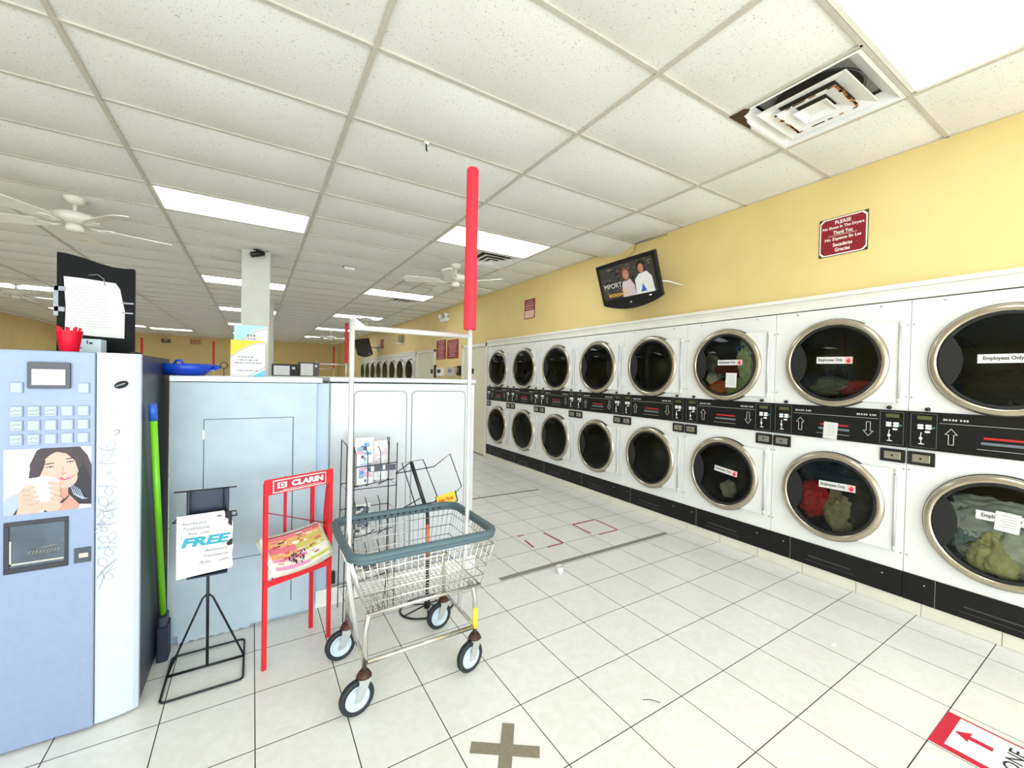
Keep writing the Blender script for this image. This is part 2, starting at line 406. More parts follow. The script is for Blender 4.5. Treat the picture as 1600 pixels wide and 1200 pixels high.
# ------------------------------------------------------------------ ceiling light panels
DIFF = emission('light_diffuser', '#eef6ff', PANEL_STRENGTH)
LAB = {(2, -4): 'large bright ceiling light panel at the upper right above the vent',
 (2, 2): 'bright ceiling light panel behind the red foam pole, left of the television',
 (2, 8): 'ceiling light panel by the damaged ceiling tiles and the right ceiling fan',
 (2, 14): 'ceiling light panel above the left end of the cart rack bar',
 (0, 3): 'long bright ceiling light panel nearest on the left, right of the ceiling fan',
 (0, 9): 'ceiling light panel crossing behind the top of the square pillar',
 (0, 15): 'small distant ceiling light panel halfway down the pillar',
 (0, 21): 'tiny distant ceiling light panel above the leaflets beside the pillar',
 (2, 20): 'distant ceiling light panel left of the cart rack, second in its far row',
 (2, 26): 'farthest ceiling light panel left of the cart rack, touching the far yellow wall',
 (-3, 14): 'ceiling light panel at the far left edge beside the distant fan',
 (-3, 20): 'ceiling light panel just left of the black header board',
 (0, 27): 'light panel near the far wall behind the pillar',
 (-3, 26): 'far small light panel right of the black header board',
 (-2, 27): 'very small far light panel right of the header board, nearer the pillar',
 (-3, 8): 'ceiling light panel beyond the left edge of view', (-4, 3): 'ceiling light panel far to the left out of view'}
first = None
for (i, j) in LIGHTS:
    if first is None:
        x0, x1, y0, y1 = GX(i)+.012, GX(i+1)-.012, GY(j)+.012, GY(j+1)-.012
        r = thing('ceiling_light_panel', ((x0+x1)/2, (y0+y1)/2, ZC), LAB[(i, j)], 'ceiling light', 'fluorescent ceiling light panels')
        b = MB(); b.box(x0+.02, x1-.02, y0+.02, y1-.02, ZC-.004, ZC+.01); b.build('diffuser', DIFF, r)
        b = MB(); z0, z1 = ZC-.006, ZC+.06
        for (a, c, d, e) in ((x0, x1, y0, y0+.02), (x0, x1, y1-.02, y1), (x0, x0+.02, y0, y1), (x1-.02, x1, y0, y1)): b.box(a, c, d, e, z0, z1)
        b.build('frame', WHITE_TRIM, r); first = r
    else:
        c = copy_tree(first); c.location = ((GX(i)+GX(i+1))/2, (GY(j)+GY(j+1))/2, ZC); c['label'] = LAB[(i, j)]

# ------------------------------------------------------------------ ceiling vents
def sqring(b, cx, cy, h0, z0, h1, z1, t=.004):
    # sloping square ring between half-size h0 at z0 and h1 at z1
    P = lambda h, z: [(cx-h, cy-h, z), (cx+h, cy-h, z), (cx+h, cy+h, z), (cx-h, cy+h, z)]
    base = len(b.v); b.v += P(h0, z0)+P(h1, z1)+P(h1-t, z1+t)+P(h0-t, z0+t)
    for k in range(4):
        j = (k+1) % 4
        for (p, q) in ((0, 4), (4, 8), (8, 12), (12, 0)): b.face((base+p+k, base+p+j, base+q+j, base+q+k))
VL = ['rusty white square ceiling vent beside the large upper right light panel', 'square ceiling vent right of the red foam pole, next to the light panel', 'distant square ceiling vent behind the damaged tiles']
def make_vent(cx, cy, label):
    r = thing('ceiling_vent', (cx, cy, ZC), label, 'ceiling vent', 'square stepped ceiling vents')
    b = MB(); h = .295
    sqring(b, cx, cy, h, ZC-.008, h-.018, ZC-.008); sqring(b, cx, cy, h-.018, ZC-.008, h-.075, ZC+.035, .003)
    b.build('frame', WHT, r)
    b = MB(); b.box(cx-h, cx+h, cy-h, cy+h, ZC+.1, ZC+.11); b.lathe([(.21, 0), (.21, .3)], (cx, cy, ZC+.05), (0, 0, 1), 32)
    b.mat(1).box(cx-h+.08, cx+h-.08, cy-h+.08, cy+h-.08, ZC+.055, ZC+.058)
    b.mat(0).lathe([(.0, 0), (.2, 0)], (cx, cy, ZC+.053), (0, 0, 1), 32)
    b.build('duct_opening', [BLKP, mat('grey_plenum', '#9a9a94', .6)], r)
    for k, (h1, z1, dh) in enumerate(((.212, -.014, .075), (.145, -.024, .07), (.082, -.032, .04))):
        b = MB(); sqring(b, cx, cy, h1, ZC+z1, h1-.006, ZC+z1-.001); sqring(b, cx, cy, h1-.006, ZC+z1, h1-dh, ZC+z1+.022)
        if k == 2: b.box(cx-h1+dh-.002, cx+h1-dh+.002, cy-h1+dh-.002, cy+h1-dh+.002, ZC+z1+.019, ZC+z1+.024)
        b.build('louver', WHT, r)
    return r
v0 = make_vent(2.594, GY(-3)+.305, VL[0])
v1 = copy_tree(v0); v1.location = (2.594, GY(3)+.305, ZC); v1['label'] = VL[1]
v2 = copy_tree(v0); v2.location = (2.594, GY(9)+.305, ZC); v2['label'] = VL[2]
b = MB(); cx, cy = 2.594, GY(-3)+.305                     # rust marks on the nearest vent only
random.seed(3)
for (s, n) in (((-.14, .14, -.147, -.140), 18), ((-.14, .14, .140, .147), 16)):
    for k in range(n):
        x = cx+random.uniform(s[0], s[1]); y = cy+random.uniform(s[2], s[3]); q = random.uniform(.006, .018)
        z = ZC-.0262
        b.poly([(x-q, y-.006, z), (x+q, y-.005, z), (x+q*.8, y+.006, z), (x-q*.7, y+.007, z)])
for k in range(26):
    t = random.uniform(-.15, .15); sx = -1 if k % 2 else 1
    b.box(cx+sx*.142-.004, cx+sx*.142+.004, cy+t*.95, cy+t*.95+.018, ZC-.0265, ZC-.024)
b.build('rust_stain', mat('orange_rust', '#b06a25', .9, var=.3, scale=60), v0)
b = MB()
pts = [(cx-.31, cy+.22), (cx-.285, cy+.2), (cx-.262, cy+.225), (cx-.25, cy+.255), (cx-.21, cy+.26), (cx-.18, cy+.275), (cx-.12, cy+.285), (cx-.1, cy+.30), (cx-.31, cy+.305)]
b.prism([(x, y, ZC-.0105) for x, y in pts], (0, 0, .002)); b.build('peeling_paint', RUST, v0)

# ------------------------------------------------------------------ ceiling fans
def make_fan(x, y, label):
    r = thing('ceiling_fan', (x, y, ZC), label, 'ceiling fan', 'white ceiling fans')
    b = MB(); b.lathe([(0, 0), (.075, 0), (.078, -.012), (.06, -.045), (.03, -.062), (0, -.064)], (x, y, ZC-.006), seg=24); b.build('canopy', FANW, r)
    b = MB(); b.tube([(x, y, ZC-.06), (x, y, 2.80)], .014, 12); b.build('downrod', FANW, r)
    b = MB(); b.lathe([(0, .06), (.05, .058), (.12, .04), (.155, .02), (.158, -.02), (.145, -.035), (.10, -.05), (0, -.052)], (x, y, 2.76), seg=32); b.build('motor_housing', FANW, r)
    b = MB(); b.lathe([(.0, .02), (.058, .02), (.06, -.03), (.045, -.045), (0, -.047)], (x, y, 2.69), seg=24); b.build('switch_housing', FANW, r)
    for k in range(5):
        a = 2*PI*k/5+.35; d = Vector((math.cos(a), math.sin(a), 0)); n = Vector((-d.y, d.x, 0)); c = Vector((x, y, 2.705))
        b = MB()
        prof = [(.22, .055), (.30, .062), (.55, .07), (.64, .068), (.675, .045), (.68, 0)]
        out = [c+d*q+n*w for q, w in prof]+[c+d*q-n*w for q, w in prof[::-1][1:]]
        out = [p+Vector((0, 0, .24*(p-c).dot(n))) for p in out]
        b.prism(out, (0, 0, .007)); bl = b.build('blade', FANW, r)
        b = MB()
        for s in (-1, 1): b.tube([c+d*.09, c+d*.15+n*.02*s+Vector((0, 0, -.01)), c+d*.23+n*.04*s, c+d*.28], .006, 6)
        b.build('blade_arm', FANW, bl)
    return r
f0 = make_fan(-1.372, 5.2, 'large white ceiling fan nearest on the left, above the vending machine')
for (x, y, t) in ((2.29, 5.2, 'white ceiling fan on the right, partly behind the red foam pole'), (2.27, 10.43, 'mid distance white ceiling fan above the rack crossbar'),
                  (-3.6, 10.86, 'distant white ceiling fan at the far left edge of the photo'), (2.27, 16.0, 'farthest white ceiling fan, between rack post and pillar')):
    c = copy_tree(f0); c.location = (x, y, ZC); c['label'] = t

# ------------------------------------------------------------------ dryers
def disc_plate(b, x, y0, y1, z0, z1, yc, zc, R, N=48):
    # rectangle in the plane x with a round hole
    base = len(b.v); P = []; Q = []
    for k in range(N):
        a = 2*PI*(k+.5)/N; c, s = math.cos(a), math.sin(a); P.append((x, yc+R*c, zc+R*s))
        ts = []
        if c > 1e-9: ts.append((y1-yc)/c)
        if c < -1e-9: ts.append((y0-yc)/c)
        if s > 1e-9: ts.append((z1-zc)/s)
        if s < -1e-9: ts.append((z0-zc)/s)
        t = min(ts); Q.append((x, yc+t*c, zc+t*s))
    b.v += P+Q
    for k in range(N): j = (k+1) % N; b.face((base+k, base+j, base+N+j, base+N+k))
    for (cy, cz) in ((y0, z0), (y1, z0), (y1, z1), (y0, z1)):       # close the corners
        best = sorted(range(N), key=lambda k: (Q[k][1]-cy)**2+(Q[k][2]-cz)**2)[:2]
        ks = sorted(best, key=lambda k: k)
        b.poly([Q[ks[0]], (x, cy, cz), Q[ks[1]]])
DZ = {'up': 1.583, 'lo': .632}
RO = .312
def make_stack(yc, label, group):
    r = thing('stacked_dryer', (XF, yc, 0), label, 'dryer', group)
    h = PITCHY/2-.0015
    b = MB()
    x1 = XF+.62
    disc_plate(b, XF, yc-h, yc+h, .95, 1.975, yc, DZ['up'], .262) if False else None
    b.box(XF, XF+.02, yc-h, yc+h, 1.038, 1.27)
    disc_plate(b, XF, yc-h, yc+h, 1.27, 1.975, yc, DZ['up'], .262)
    disc_plate(b, XF, yc-h, yc+h, .246, 1.038, yc, DZ['lo'], .262)
    for s in (-1, 1): b.box(min(yy for yy in (XF, XF)), x1, *sorted((yc+s*h, yc+s*(h-.004))), .083, 1.975)
    b.box(XF, x1, yc-h, yc+h, 1.971, 1.975); b.box(x1-.005, x1, yc-h, yc+h, .083, 1.975)
    b.mat(1)
    for y in (yc-h+.012, yc+h-.012):
        for z in (.36, .9, 1.36, 1.82): b.lathe([(0, -.0025), (.005, -.002), (.006, 0)], (XF, y, z), (1, 0, 0), 8)
    for y in (yc-.25, yc+.25): b.lathe([(0, -.0025), (.006, -.002), (.007, 0)], (XF, y, 1.955), (1, 0, 0), 8)
    b.build('cabinet', [CREAM, STEEL], r)
    for k in ('up', 'lo'):
        zc = DZ[k]
        b = MB(); b.lathe([(.262, 0), (.262, .03), (.30, .04), (.30, .46), (0.0, .46)], (XF, yc, zc), (1, 0, 0), 40)
        for a in range(3):
            t = a*2*PI/3+.5; q = [Vector((XF+.06, yc+.3*math.cos(t+d), zc+.3*math.sin(t+d))) for d in (-.12, .12)]
            tip = Vector((XF+.06, yc+.22*math.cos(t), zc+.22*math.sin(t))); b.prism([q[0], tip, q[1]], (.38, 0, 0))
        b.build('drum', DRUM, r)
        # door: slab towards the hinge, metal ring, gasket, glass, handle
        b = MB()
        y0, y1 = yc-.36, yc-.05
        b.box(XF-.030, XF-.008, y0, yc-.265, zc-.262, zc+.262)
        for s in (-1, 1):
            out = [(XF-.030, yc-.2649, zc+s*.262), (XF-.030, yc+.02, zc+s*.262)]
            n = 12; A = [(XF-.030, yc+.27*math.cos(t), zc+s*.27*math.sin(t)) for t in [PI/2-.06+(PI*.5-.1)*q/n for q in range(n+1)]]
            A = [p for p in A]
            out2 = [(XF-.030, yc-.2649, zc+s*.262)]+[(p[0], max(p[1], yc-.2649), zc+s*min(abs(p[2]-zc), .2619)) for p in A]
            b.prism(out2, (.022, 0, 0))
        door = bevel(b.build('door', CREAM, r), .002)
        b = MB(); b.lathe([(RO, 0), (RO, -.030), (.303, -.043), (.285, -.050), (.272, -.046), (.266, -.03), (.266, 0)], (XF-.0, yc, zc), (1, 0, 0), 64)
        b.build('door_ring', RING, door)
        b = MB(); b.lathe([(RO+.004, 0), (RO+.004, -.022), (RO, -.024), (RO, 0)], (XF, yc, zc), (1, 0, 0), 64)
        b.lathe([(.268, -.044), (.262, -.047), (.252, -.042), (.25, -.03)], (XF, yc, zc), (1, 0, 0), 64); b.build('gasket', GASKET, door)
        b = MB(); b.lathe([(.253, -.036), (.2, -.042), (.1, -.047), (.0, -.048)], (XF, yc, zc), (1, 0, 0), 48); b.build('door_glass', GLASS, door)
        b = MB(); o1 = arc((XF-.0495, yc, zc), .263, -.62, .62, 20, (0, 1, 0), (0, 0, 1)); i1 = arc((XF-.0495, yc+.40, zc), .24, PI+.69, PI-.69, 14, (0, 1, 0), (0, 0, 1))
        b.prism(o1+i1[::-1], (.006, 0, 0)); b.build('door_handle', GASKET, door)
        b = MB(); b.tube([(XF-.034, yc-.359, zc-.23), (XF-.034, yc-.359, zc+.23)], .008, 8)
        for s in (-1, 1): b.tube([(XF-.034, yc-.357, zc+s*.23), (XF-.034, yc-.359, zc+s*.262)], .0055, 8)
        b.build('hinge', mat('pale_hinge_metal', '#cfcecb', .35, .35), door)
    # control panel
    b = MB(); b.box(XF-.012, XF, yc-h, yc+h, 1.038, 1.273); cp = bevel(b.build('control_panel', BLK, r), .002)
    x = XF-.0135; R_, U_ = (0, -1, 0), (0, 0, 1)
    for s in (-1, 1):
        b = MB()
        a, c = sorted((yc+s*.385, yc+s*.265))
        for (p, q, z0, z1) in ((a, a+.003, 1.05, 1.262), (c-.003, c, 1.05, 1.262), (a, c, 1.05, 1.053), (a, c, 1.259, 1.262)):
            b.mat(2).box(x-.0008, x+.002, p, q, z0, z1)
        m = (a+c)/2
        b.mat(3).box(x-.002, x+.002, m-.036, m+.03, 1.225, 1.247)
        for (dy, dz) in ((-.022, 1.172), (.014, 1.172), (-.022, 1.188), (.014, 1.188)):
            b.mat(0).rbox(x-.004, x+.002, m+dy-.014, m+dy+.014, dz-.007, dz+.007, .006, 'x', 3)
        b.mat(0).rbox(x-.004, x+.002, m-.030, m-.006, 1.144, 1.156, .005, 'x', 3)
        b.mat(4).box(x-.002, x+.002, m-.05, m-.034, 1.172, 1.182)
        b.mat(0).tube([(x-.001, m+.01, 1.146), (x-.001, m+.014, 1.11), (x-.001, m+.008, 1.075)], .0022, 5)
        b.mat(0).lathe([(0, -.001), (.009, -.001), (.009, 0)], (x, m+.012, 1.108), (1, 0, 0), 8)
        b.mat(0).box(x-.001, x+.001, m-.005, m+.022, 1.071, 1.076)
        b.build('keypad', [WHT, GREY, mat('dark_grey_line', '#5a5a58', .5), mat('lcd_display', '#5a5a33', .4), mat('teal_button', '#4d8580', .5)], cp)
    b = MB()
    W = lambda y, z: (x, y, z)
    for (ya, up) in ((yc+.205, 1), (yc-.205, -1)):
        zc = 1.135; o_ = [(-.011, -.05), (.011, -.05), (.011, .01), (.026, .01), (0, .045), (-.026, .01), (-.011, .01)]
        P = [W(ya+p, zc+q*up) for p, q in o_]
        for k in range(7): b.tube([P[k], P[(k+1) % 7]], .0016, 4)
    b.box(x-.0005, x+.001, yc-.255, yc+.255, 1.2085, 1.2105)
    for yy_ in (yc+.19, yc-.19):
        for q in (-.05, -.038, -.024, -.004, .008, .022, .036, .046): b.box(x-.0005, x+.001, yy_+q-.004, yy_+q+.004, 1.227, 1.238)
    b.box(x-.0005, x+.001, yc-.1, yc+.1, 1.076, 1.078)
    b.mat(1).rbox(x-.002, x+.001, yc-.095, yc+.075, 1.136, 1.148, .005, 'x', 3)
    b.mat(2).rbox(x-.002, x+.001, yc-.1, yc+.085, 1.105, 1.120, .006, 'x', 3)
    b.build('panel_print', [mat('pale_print', '#c9c7bd', .6), mat('red_badge', '#b5252b', .4), mat('grey_badge', '#6a747c', .4)], cp)
    for s in (-1, 1):
        m = yc+s*.333
        b = MB(); b.rbox(XF-.012, XF+.0, m-.062, m+.062, .938, 1.022, .004, 'x', 2); cb = b.build('coin_box', BLKP, r)
        b = MB(); b.box(XF-.018, XF-.011, m-.042, m+.04, .957, 1.005); b.mat(1).lathe([(0, -.003), (.006, -.003), (.007, 0)], (XF-.018, m, .981), (1, 0, 0), 10)
        bevel(b.build('coin_box_plate', [STEEL, BLKP], cb), .002)
        b = MB(); yk = yc+s*.31; b.lathe([(0, -.02), (.011, -.02), (.012, 0)], (XF, yk, 1.289), (1, 0, 0), 12); b.build('key_lock', BLKP, r)
    b = MB(); b.box(XF-.008, XF+.01, yc-h, yc+h, .083, .250); b.mat(1).box(XF-.0105, XF-.007, yc-.13, yc+.13, .148, .157); b.box(XF-.0105, XF-.007, yc-.15, yc+.15, .118, .122)
    b.mat(2).box(XF-.0088, XF-.007, yc+.10+.15, yc+.10+.152, .084, .249)
    for y in (-.3, .3): b.lathe([(0, -.002), (.004, -.002), (.005, 0)], (XF-.008, yc+y, .2), (1, 0, 0), 8)
    b.build('kick_plate', [BLK, mat('vent_slot_edge', '#3c3b3a', .4), STEEL], r)
    return r
YC = lambda k: Y0+PITCHY*(k+.5)      # k=0 nearest
NL = ['nearest stacked dryer, cut by the right edge, pale laundry in its lower drum',
      'second stacked dryer from the right, with a note taped on its control panel',
      'third stacked dryer from the right, colourful laundry in its upper drum',
      'fourth stacked dryer from the right, first without any door sticker',
      'fourth stacked dryer from the far end of the near row, empty drums',
      'third stacked dryer from the far end of the near row',
      'second stacked dryer from the far end of the near row, beside the end dryer',
      'stacked dryer at the far end of the near row, beside the cream door']
s0 = make_stack(YC(0), NL[0], 'stacked dryers in the near row')
stacks = [s0]
for k in range(1, 8):
    c = copy_tree(s0); c.location = (XF, YC(k), 0); c['label'] = NL[k]; stacks.append(c)
FL = ['far row dryer nearest the camera, right of the others beside a white post', 'second far row dryer from the right', 'third far row dryer from the right',
      'fourth far row dryer from the right', 'fourth far row dryer from the left', 'third far row dryer from the left', 'second far row dryer from the left', 'leftmost dryer of the far row']
for k in range(8):
    c = copy_tree(s0); c.location = (XF, FAR0+PITCHY*(k+.5), 0); c['label'] = FL[k].replace(', right of the others', '')+', above the white cabinet'; c['group'] = 'stacked dryers in the far row'
def hand(b, c, s, x):
    # red open hand made of palm and fingers, lying on a sticker
    y, z = c
    b.prism([(x, y+s*.35, z-s*.6), (x, y-s*.35, z-s*.6), (x, y-s*.42, z), (x, y+s*.42, z)], (.0005, 0, 0))
    for q, l in ((-.32, .45), (-.11, .62), (.1, .6), (.31, .42)): b.box(x, x+.0005, y+s*(q-.08), y+s*(q+.08), z, z+s*l)
    b.prism([(x, y+s*.35, z-s*.4), (x, y+s*.75, z+s*.05), (x, y+s*.6, z+s*.15), (x, y+s*.3, z-s*.1)], (.0005, 0, 0))
def doors_of(st, k):
    d = sorted((c for c in st.children if c.name.startswith('door')), key=lambda c: c.bound_box[1][2]); return d[-1 if k == 'up' else 0]
INK = mat('sticker_ink', '#120e0d', .6); PINK = mat('pink_sticker_end', '#f0b9b4', .6); HANDR = mat('red_hand_print', '#d5283a', .6)
def sticker(st, k, yc, zc, w=.205, h=.045, tilt=-.05):
    x = XF-.0515; b = MB(); M = rot_about((x, yc, zc), (1, 0, 0), tilt)
    t = MB(); t.mat(0).box(x, x+.0015, yc-w/2, yc+w/2, zc-h/2, zc+h/2)
    t.mat(2).box(x-.0004, x, yc-w/2, yc-w/2+.045, zc-h/2, zc+h/2)
    t.mat(1).text('Employees Only', (x-.0006, yc+.022, zc), (0, -1, 0), (0, 0, 1), .148, .028, .022)
    t.mat(3); hand(t, (yc-w/2+.022, zc-.002), .026, x-.001)
    t.v = [tuple(M @ Vector(v)) for v in t.v]
    o = t.build('sticker', [PAPER, INK, PINK, HANDR], doors_of(st, k)); return o
def note(par, yc, zc, w, h, tilt=.1, x=XF-.054, lab='note'):
    t = MB(); M = rot_about((x, yc, zc), (1, 0, 0), tilt)
    t.box(x, x+.001, yc-w/2, yc+w/2, zc-h/2, zc+h/2)
    t.mat(1)
    for k in range(5): t.box(x-.0004, x, yc-w*.36, yc+w*.3-(k % 2)*w*.1, zc+h*(.3-k*.14), zc+h*(.3-k*.14)+.002)
    t.v = [tuple(M @ Vector(v)) for v in t.v]; return t.build(lab, [PAPER, GREY], par)
sticker(stacks[0], 'up', .50, 1.592, .235, .05, .0); sticker(stacks[0], 'lo', .485, .715, .235, .05, -.0)
sticker(stacks[1], 'up', 1.303, 1.602, .215, .048, .02); sticker(stacks[1], 'lo', 1.265, .717, .215, .048, -.02)
sticker(stacks[2], 'up', 2.063, 1.602, .215, .046, .0); sticker(stacks[2], 'lo', 2.073, .663, .205, .046, .12)
note(doors_of(stacks[0], 'lo'), .485, .70, .09, .105, .06); note(doors_of(stacks[2], 'up'), 2.045, 1.45, .095, .125, .03)
cp1 = [c for c in stacks[1].children if c.name.startswith('control_panel')][0]
note(cp1, 1.325, 1.10, .085, .12, .05, XF-.018)

# laundry inside the drums
def garment(c, s, col, label, seed, amp=.35, rough=.9):
    c = (c[0]+.032, c[1], c[2])
    m = mat('fabric_'+col.strip('#'), col, rough, var=.25, scale=18, bump=.6, bscale=40)
    bm = bmesh.new(); bmesh.ops.create_icosphere(bm, subdivisions=5, radius=1)
    for v in bm.verts:
        p = v.co.copy(); q = Vector((p.x*1.3+seed*3.1, p.y*1.3, p.z*1.3))
        ridge = 1-abs(noise.noise(q*2.2))*2; f = 1.12+amp*(noise.noise(q)*1.0+.45*ridge+.28*(1-abs(noise.noise(q*5))*2)-.25)
        v.co = Vector((p.x*s[0]*f, p.y*s[1]*f, p.z*s[2]*f))
    me = bpy.data.meshes.new('garment'); bm.to_mesh(me); bm.free(); me.materials.append(m)
    for p in me.polygons: p.use_smooth = True
    o = bpy.data.objects.new('garment', me); COL.objects.link(o); o.location = c; ORG[o.name] = Vector(c)
    return tag(o, label, 'laundry')
zu, zl = DZ['up'], DZ['lo']
y = YC(2); gu = 'in third dryer from right, upper drum'
garment((XF+.06, y+.03, zu+.12), (.07, .13, .09), '#23252f', 'dark navy garment at the top '+gu, 1)
garment((XF+.05, y-.13, zu+.02), (.06, .07, .19), '#b9c8a0', 'pale green sheet at the right side '+gu, 2)
garment((XF+.06, y+.15, zu+.0), (.06, .08, .13), '#7d7d82', 'grey garment at the left '+gu, 3)
garment((XF+.03, y+.0, zu-.02), (.06, .12, .07), '#6b2026', 'dark red garment in the middle '+gu, 4)
garment((XF+.03, y+.08, zu-.20), (.06, .11, .05), '#dd7a3c', 'orange garment at the bottom '+gu, 5)
garment((XF+.03, y-.07, zu-.19), (.06, .12, .07), '#a8c07d', 'light green garment at the bottom right '+gu, 6)
garment((XF+.04, y-.10, zu+.13), (.05, .05, .05), '#2b4a8f', 'small blue garment at the upper right '+gu, 7)
garment((XF+.03, y+.16, zu-.12), (.05, .05, .05), '#d5d3d0', 'small white garment at the lower left '+gu, 8)
y = YC(1); gl = 'in second dryer from right, lower drum'
garment((XF+.05, y+.15, zl-.06), (.07, .09, .11), '#e0313f', 'bright red garment at the left '+gl, 9, .5)
garment((XF+.05, y-.02, zl-.12), (.06, .07, .13), '#b3a88f', 'beige garment at the bottom '+gl, 10, .5)
garment((XF+.10, y+.03, zl+.13), (.07, .2, .08), '#26364f', 'dark blue jeans at the top '+gl, 11)
garment((XF+.08, y-.15, zl-.05), (.06, .1, .14), '#33343a', 'charcoal garment at the right '+gl, 12)
garment((XF+.10, y-.12, zu-.18), (.08, .12, .05), '#a33237', 'red garment in second dryer from right, upper drum', 13)
garment((XF+.10, y+.06, zu-.17), (.08, .11, .06), '#7b7f72', 'grey green garment in second dryer from right, upper drum', 14)
y = YC(0); gl = 'in the nearest dryer, lower drum'
garment((XF+.08, y+.05, zl+.03), (.08, .24, .10), '#e2ebf0', 'pale blue sheet bunched high '+gl, 15)
garment((XF+.03, y+.02, zl-.13), (.06, .09, .12), '#efeab0', 'pale yellow garment low '+gl, 16, .5)
garment((XF+.04, y-.12, zl-.08), (.07, .13, .15), '#f0f4f6', 'white blue sheet at the right '+gl, 17, .5)
garment((XF+.04, y+.16, zl-.04), (.05, .06, .09), '#8fa4b5', 'dusty blue garment at the left '+gl, 18, .5)
garment((XF+.12, y+.0, zl-.18), (.1, .2, .07), '#c9cfd2', 'white garment behind at the bottom '+gl, 19)
garment((XF+.12, YC(0)+.0, zu-.17), (.08, .2, .09), '#24221f', 'black garments low in the upper drum of the nearest dryer', 20)
garment((XF+.08, YC(2)+.02, zl-.16), (.06, .05, .06), '#b9b5a8', 'small beige cloth in the lower drum of the third dryer from the right', 21)

# ------------------------------------------------------------------ signs, television and fixtures on the right wall
XW = XR-.02
def wall_text(b, s, yc, z, w, h, x, **k): b.text(s, (x, yc, z), (0, -1, 0), (0, 0, 1), w, h, **k)
WINK = mat('white_ink', '#f6f1ea', .6)
r = thing('wall_sign', (XW, 1.303, 2.5), 'dark red PLEASE no shoes in the dryers sign on the yellow wall', 'sign')
b = MB(); ya, yb, za, zb = 1.158, 1.448, 2.362, 2.638
b.mat(0).box(XW-.005, XW, ya, yb, za, zb)
c = .022; x = XW-.0055
fr = lambda d: [(x, ya+d, za+c+d), (x, ya+c+d, za+d), (x, yb-c-d, za+d), (x, yb-d, za+c+d), (x, yb-d, zb-c-d), (x, yb-c-d, zb-d), (x, ya+c+d, zb-d), (x, ya+d, zb-c-d)]
b.mat(1).prism(fr(.004), (.001, 0, 0)); b.mat(2).prism([(p[0]-.0006, p[1], p[2]) for p in fr(.012)], (.001, 0, 0))
b.build('sign_board', [mat('bronze_edge', '#4b3a25', .5), WINK, REDSIGN], r)
b = MB(); x = XW-.0075
for (s, z, w, h, dy) in (('PLEASE', 2.600, .095, .026, 0), ('No Shoes In The Dryers', 2.563, .245, .026, 0), ('Thank You', 2.527, .115, .026, .0),
                     ('No Zapatos En Las', 2.480, .215, .027, 0), ('Secaderas', 2.440, .115, .026, 0), ('Gracias', 2.403, .09, .026, 0)):
    wall_text(b, s, 1.303+dy, z, w, h, x, bold=.025)
b.box(x, x+.0005, 1.22, 1.39, 2.505, 2.5075)
b.build('lettering', WINK, r)
# only small blocks of unreadable white lettering are visible on this pair
def barred(y0, y1, z0, z1, label, seed, group=None, low=False):
    r = thing('wall_sign', (XW, (y0+y1)/2, (z0+z1)/2), label, 'sign', group)
    b = MB(); b.box(XW-.006, XW, y0, y1, z0, z1); b.build('sign_board', REDSIGN, r)
    if low:
        b = MB(); b.box(XW-.0075, XW-.006, y0+.015, y1-.015, z0+.012, z0+(z1-z0)*.42); b.build('pale_patch', mat('pinkish_paper', '#e9bfae', .7), r); z0 = z0+(z1-z0)*.42
    random.seed(seed); b = MB(); z = z1-.03
    while z > z0+.03:
        w = (y1-y0)*random.uniform(.45, .85)/2; h = random.choice((.009, .013, .02)); m = (y0+y1)/2; y = m-w
        while y < m+w: l = random.uniform(.012, .03); b.box(XW-.007, XW-.0055, y, y+l, z-h, z); y += l+.008
        z -= h+.018
    b.build('lettering', mat('dull_pink_ink', '#d9a8a0', .7), r)
barred(8.54, 9.08, 1.82, 2.25, 'dark red sign with dense white lettering, left of the far pair', 5, 'pair of dark red signs above the wall boxes')
barred(7.87, 8.46, 1.82, 2.22, 'dark red sign with bold white lettering, right of the far pair', 6, 'pair of dark red signs above the wall boxes')
barred(5.14, 5.42, 2.345, 2.64, 'small dark red notice with pale lower half, wall left of the television', 8, None, True)
for (y0, y1, z0, z1, nm, lab, m) in ((8.60, 8.98, 1.44, 1.63, 'thermostat_box', 'white control box below the left dark red sign', WHT), (7.98, 8.36, 1.44, 1.64, 'fuse_box', 'pale grey electrical box below the right dark red sign', GRID),
                               (7.72, 7.85, 1.46, 1.66, 'wall_phone', 'small black wall device right of the wall boxes', BLKP), (9.1, 9.13, 1.4, 1.7, 'wall_switch', 'narrow dark switch left of the wall boxes', RUST)):
    r = thing(nm, (XW, (y0+y1)/2, z0), lab, 'wall box')
    b = MB(); b.box(XW-.05, XW, y0, y1, z0, z1); bevel(b.build('housing', m, r), .006)
    b = MB(); b.box(XW-.054, XW-.049, y0+(y1-y0)*.3, y1-(y1-y0)*.2, (z0+z1)/2-.02, z1-.04); b.build('display', BLKP if m is WHT else GREY, r)
r = thing('emergency_light', (XW, 8.58, 2.72), 'white two-headed emergency light high on the yellow wall', 'emergency light')
b = MB(); b.box(XW-.07, XW, 8.40, 8.76, 2.64, 2.72); bevel(b.build('housing', WHT, r), .01)
for y in (8.42, 8.74):
    b = MB(); b.lathe([(0, -.05), (.035, -.05), (.05, .04), (0, .042)], (XW-.06, y, 2.77), (-1, 0, -.2), 16); b.build('lamp_head', WHT, r)
r = thing('wall_speaker', (XW, 11.65, 2.4), 'small white and dark fixture high on the wall before the far television', 'speaker')
b = MB(); b.box(XW-.12, XW, 11.55, 11.75, 2.38, 2.58); bevel(b.build('housing', mat('beige_housing', '#8c8570', .6), r), .01)
b = MB(); b.tube([(XW-.02, 11.65, 2.38), (XW-.1, 11.65, 2.33), (XW-.2, 11.65, 2.36)], .02, 8); b.build('bracket', WHT, r)
r = thing('wall_sign', (XW, 13.96, 2.46), 'small dark sign on the wall right of the far television', 'sign')
